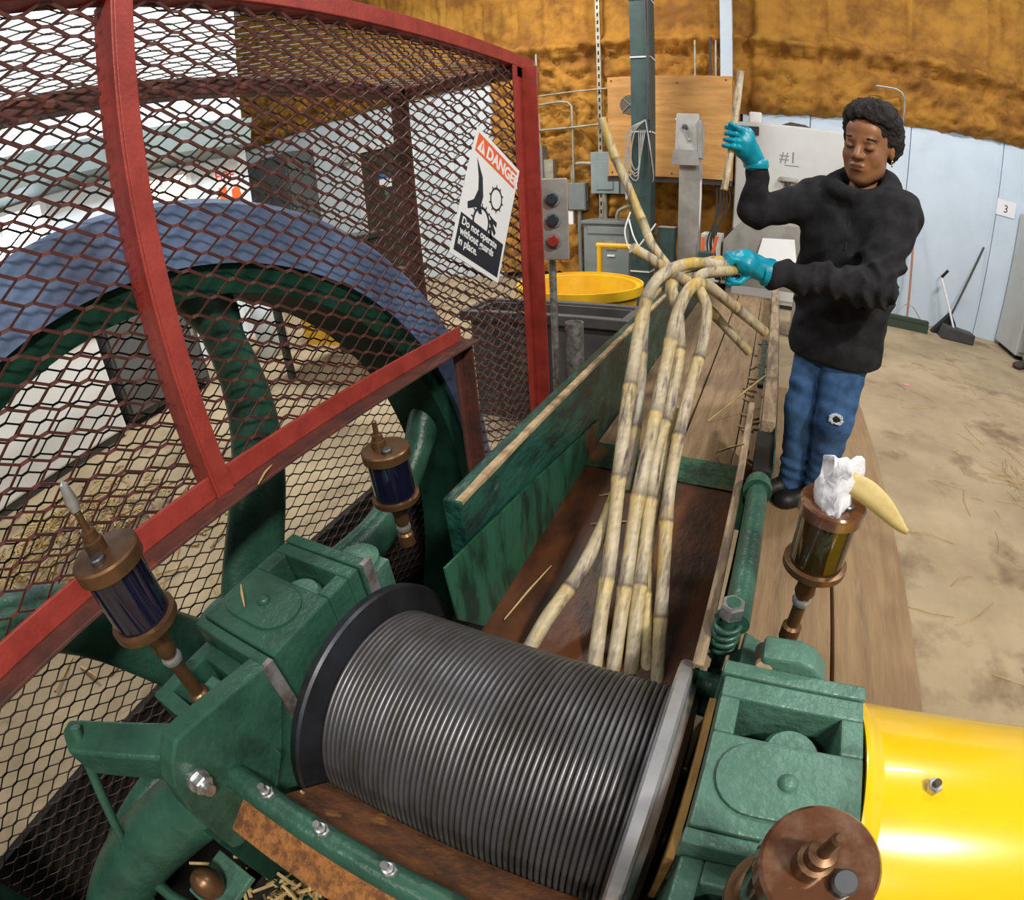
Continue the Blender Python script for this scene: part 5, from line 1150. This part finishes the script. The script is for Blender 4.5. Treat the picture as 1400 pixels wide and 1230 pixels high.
# jeans
def jeans_sdf(P):
    d = smin(cone(P, J['lhip'], J['lknee'], .100, .074), cone(P, J['lknee'], J['lank'], .072, .060), .03)
    e = smin(cone(P, J['rhip'], J['rknee'], .098, .074), cone(P, J['rknee'], J['rank'], .072, .060), .03)
    d = smin(d, e, .012); d = smin(d, cone(P, (.335, 1.995, .82), (.235, 2.07, .82), .10, .10), .05)
    d = d + wave(P, [(40, 20, 70, 0), (30, 50, 110, 1), (12, 25, 90, 2), (70, 40, 30, 3)], .0045)
    d = d + .003 * np.sin(P[2] * 130 + 9 * P[0]) * np.exp(-((P[2] - .20) / .10) ** 2)
    d = smax(d, .085 - P[2], .006)
    return d
je = implicit('jeans', jeans_sdf, (.08, 1.78, .06), (.48, 2.22, .95), .0075, 'jeans', W, 2)
kc = Vector((.318, 1.836, .515)); kn = Vector((-.15, -1, .12)).normalized(); ku, kv = basis(kn)
b = MB()
for i in range(80):
    a = rng.random() * 6.28; r0, r1 = .0125 + rng.random() * .005, .017 + rng.random() * .007
    p0, p1 = [kc + (ku * math.cos(a + da) * r_ * 1.25 + kv * math.sin(a + da) * r_) for r_, da in ((r0, 0), (r1, .9))]
    b.tube([p0, (p0 + p1) / 2 + kn * .003, p1], .0022, 5)
b.build('frayed_hole', 'fray', je, smooth=60)
b = MB(); b.lathe([(0, .014), (.003, .012), (.004, 0)], kc - kn * .001, kn, 16); b.build('knee_hole', 'boot', je)
# boots
def boot_sdf(P, ank, toe):
    a, t = np.array(ank), np.array(toe)
    d = cone(P, (a[0], a[1], .16), (a[0], a[1], .095), .056, .052)
    m = a * .45 + t * .55
    d = smin(d, cone(P, (a[0], a[1], .092), (t[0], t[1], .080), .046, .036), .03)
    d = smin(d, ell(P, (t[0], t[1], .078), (.052, .046, .034)), .02)
    d = smax(d, .048 - P[2], .008)
    return d
for an, to in ((J['rank'], (.110, 1.975)), (J['lank'], (.205, 1.925))):
    lo = (min(an[0], to[0]) - .09, min(an[1], to[1]) - .09, .035); hi = (max(an[0], to[0]) + .09, max(an[1], to[1]) + .09, .22)
    bt = implicit('boot', lambda P, an=an, to=to: boot_sdf(P, an, (to[0], to[1], .08)), lo, hi, .006, 'boot', W, 2)
# gloved hands: palm, four unequal bent fingers, thumb
def hand_sdf(P, wrist, palm, normal, across, chain):
    d = cone(P, wrist, palm, .037, .040)
    w, p, ac = np.array(wrist), np.array(palm), np.array(across)
    d = smin(d, cone(P, p - ac * .026, p + ac * .028, .030, .030), .016)
    k = None
    for pts, r in chain:
        for i in range(len(pts) - 1):
            g = cone(P, pts[i], pts[i + 1], r * (1 - .08 * i), r * (1 - .08 * (i + 1))); k = g if k is None else np.minimum(k, g)
    d = smin(d, k, .009)
    d = d + wave(P, [(160, 80, 60, 0), (70, 190, 110, 1), (110, 60, 180, 2)], .0012)
    return d
def unit(v): v = np.array(v, float); return v / np.linalg.norm(v)
def grip(axis_pt, axis_dir, knuckle_dir, curl_dir, offs, lens, r, rc):
    """fingers rooted along axis_dir, curling around the stalk through axis_pt"""
    ch = []; a = unit(axis_dir); kd = unit(np.array(knuckle_dir) - a * np.dot(knuckle_dir, a)); cd = np.cross(a, kd) * (1 if np.dot(np.cross(a, kd), curl_dir) > 0 else -1)
    for o, l in zip(offs, lens):
        c = np.array(axis_pt) + a * o; pts = []
        for ang in (-5, 45, 105, 165, 215 * l):
            t = math.radians(ang); pts.append(tuple(c + (kd * math.cos(t) + cd * math.sin(t)) * rc))
        ch.append((pts, r))
    return ch
sd = unit((.046, .009, .42)); sp = np.array((-.1495, 1.887, 1.455))
ch = grip(sp, sd, (.8, .55, 0), (0, -1, 0), (.034, .012, -.010, -.031), (1.0, 1.05, 1.0, .9), .0122, .0265)
pk = sp + unit((.8, .55, 0)) * .030
ch.append(([tuple(pk + np.array((.012, -.01, .0))), tuple(sp + np.array((.022, -.026, .030))), tuple(sp + np.array((-.004, -.030, .046)))], .0115))
rwrist = (-.072, 1.955, 1.372)
implicit('glove', lambda P: hand_sdf(P, rwrist, tuple(pk + np.array((.012, .004, -.012))), None, sd, ch), (-.24, 1.80, 1.32), (.0, 2.04, 1.56), .0036, 'glove', W, 1)
MB().lathe([(-.012, .043), (0, .045), (.016, .0425), (.02, .038)], rwrist, (-.05, -.05, 1), 24).build('glove_cuff', 'glove', W, smooth=40)
# left hand over the stalks
ld = unit((.95, .35, -.05)); lp = np.array((-.105, 1.635, 1.040)); lwrist = (-.005, 1.665, 1.034)
ch = grip(lp, unit((-.25, .9, .1)), (.35, 0, 1), (-1, 0, 0), (.036, .012, -.012, -.034), (1.0, 1.05, 1.0, .88), .0118, .036)
ch.append(([(-.055, 1.64, 1.030), (-.085, 1.61, 1.000), (-.120, 1.605, .995)], .0115))
implicit('glove', lambda P: hand_sdf(P, lwrist, (-.075, 1.640, 1.060), None, unit((-.25, .9, .1)), ch), (-.22, 1.52, .93), (.06, 1.76, 1.14), .0036, 'glove', W, 1)
MB().lathe([(-.014, .044), (0, .046), (.02, .043), (.024, .038)], (.0, 1.665, 1.033), (-1, -.25, .05), 24).build('glove_cuff', 'glove', W, smooth=40)

# a second person, mostly out of the picture at the right
Q2 = thing('person', (3.13, 5.60, 0), 'person in khaki trousers and brown work boots beside the white unit', 'person')
ox, oy = 3.13, 5.60
def p2_body(P):
    d = ell(P, (ox, oy, 1.60), (.085, .10, .125)); d = smin(d, cone(P, (ox, oy, 1.5), (ox, oy, 1.38), .06, .06), .03); d = smin(d, cone(P, (ox, oy, 1.35), (ox, oy, 1.0), .11, .12), .05)
    d = smin(d, ell(P, (ox, oy - .10, 1.59), (.014, .025, .02)), .01)
    d = smin(d, cone(P, (ox - .19, oy, 1.36), (ox - .225, oy, 1.08), .045, .04), .04); d = smin(d, cone(P, (ox - .225, oy, 1.08), (ox - .195, oy - .10, .86), .038, .03), .02)
    hb = (ox - .19, oy - .115, .83); d = smin(d, cone(P, hb, (ox - .187, oy - .125, .775), .026, .032), .015)
    for k in range(4): d = smin(d, cone(P, (ox - .20 + .006 * k, oy - .150 + .016 * k, .765), (ox - .192 + .006 * k, oy - .152 + .016 * k, .700 + .006 * abs(k - 1)), .0095, .0075), .004)
    d = smin(d, cone(P, (ox - .195, oy - .155, .80), (ox - .21, oy - .175, .745), .011, .009), .006)
    return d
implicit('body', p2_body, (ox - .30, oy - .22, .66), (ox + .16, oy + .16, 1.76), .007, 'skin', Q2, 1)
def p2_shirt(P):
    d = smin(cone(P, (ox - .06, oy, 1.30), (ox - .06, oy, .92), .13, .13), cone(P, (ox + .08, oy, 1.30), (ox + .08, oy, .92), .13, .13), .06)
    d = smin(d, cone(P, (ox - .18, oy, 1.37), (ox + .18, oy, 1.37), .075, .075), .05)
    d = smin(d, cone(P, (ox - .19, oy, 1.37), (ox - .225, oy, 1.08), .07, .058), .03); d = smin(d, cone(P, (ox - .225, oy, 1.08), (ox - .205, oy - .065, .94), .056, .05), .02)
    d = smin(d, cone(P, (ox + .19, oy, 1.37), (ox + .24, oy, 1.05), .07, .055), .03); d = smin(d, cone(P, (ox + .24, oy, 1.05), (ox + .22, oy - .08, .86), .054, .045), .02)
    return smax(d + wave(P, rr4, .005), .88 - P[2], .01)
implicit('shirt', p2_shirt, (ox - .36, oy - .22, .82), (ox + .36, oy + .2, 1.52), .010, 'shirt', Q2, 2)
def p2_tr(P):
    d = None
    for s in (-1, 1):
        g = smin(cone(P, (ox + s * .09, oy, .90), (ox + s * .10, oy - .02, .50), .105, .08), cone(P, (ox + s * .10, oy - .02, .50), (ox + s * .11, oy + .01, .10), .078, .066), .03); d = g if d is None else smin(d, g, .01)
    return smax(d + wave(P, rr4, .006), .07 - P[2], .01)
implicit('trousers', p2_tr, (ox - .30, oy - .2, .04), (ox + .3, oy + .2, 1.02), .010, 'khaki', Q2, 2)
for s in (-1, 1):
    a = (ox + s * .11, oy + .01); tt = (ox + s * .11 - .17, oy - .10)
    implicit('boot', lambda P, a=a, tt=tt: smax(smin(cone(P, (a[0], a[1], .14), (a[0], a[1], .05), .062, .055), smin(cone(P, (a[0], a[1], .05), (tt[0], tt[1], .035), .05, .04), ell(P, (tt[0], tt[1], .032), (.06, .055, .038)), .02), .03), .002 - P[2], .006),
             (tt[0] - .10, tt[1] - .10, -.01), (a[0] + .1, a[1] + .1, .2), .008, 'boot_brown', Q2, 2)
def p2_hair(P): return smax(ell(P, (ox, oy + .02, 1.64), (.095, .105, .11)), -ell(P, (ox, oy - .09, 1.57), (.08, .08, .11)), .01)
implicit('hair', p2_hair, (ox - .12, oy - .12, 1.48), (ox + .12, oy + .16, 1.80), .008, 'hair', Q2, 1)
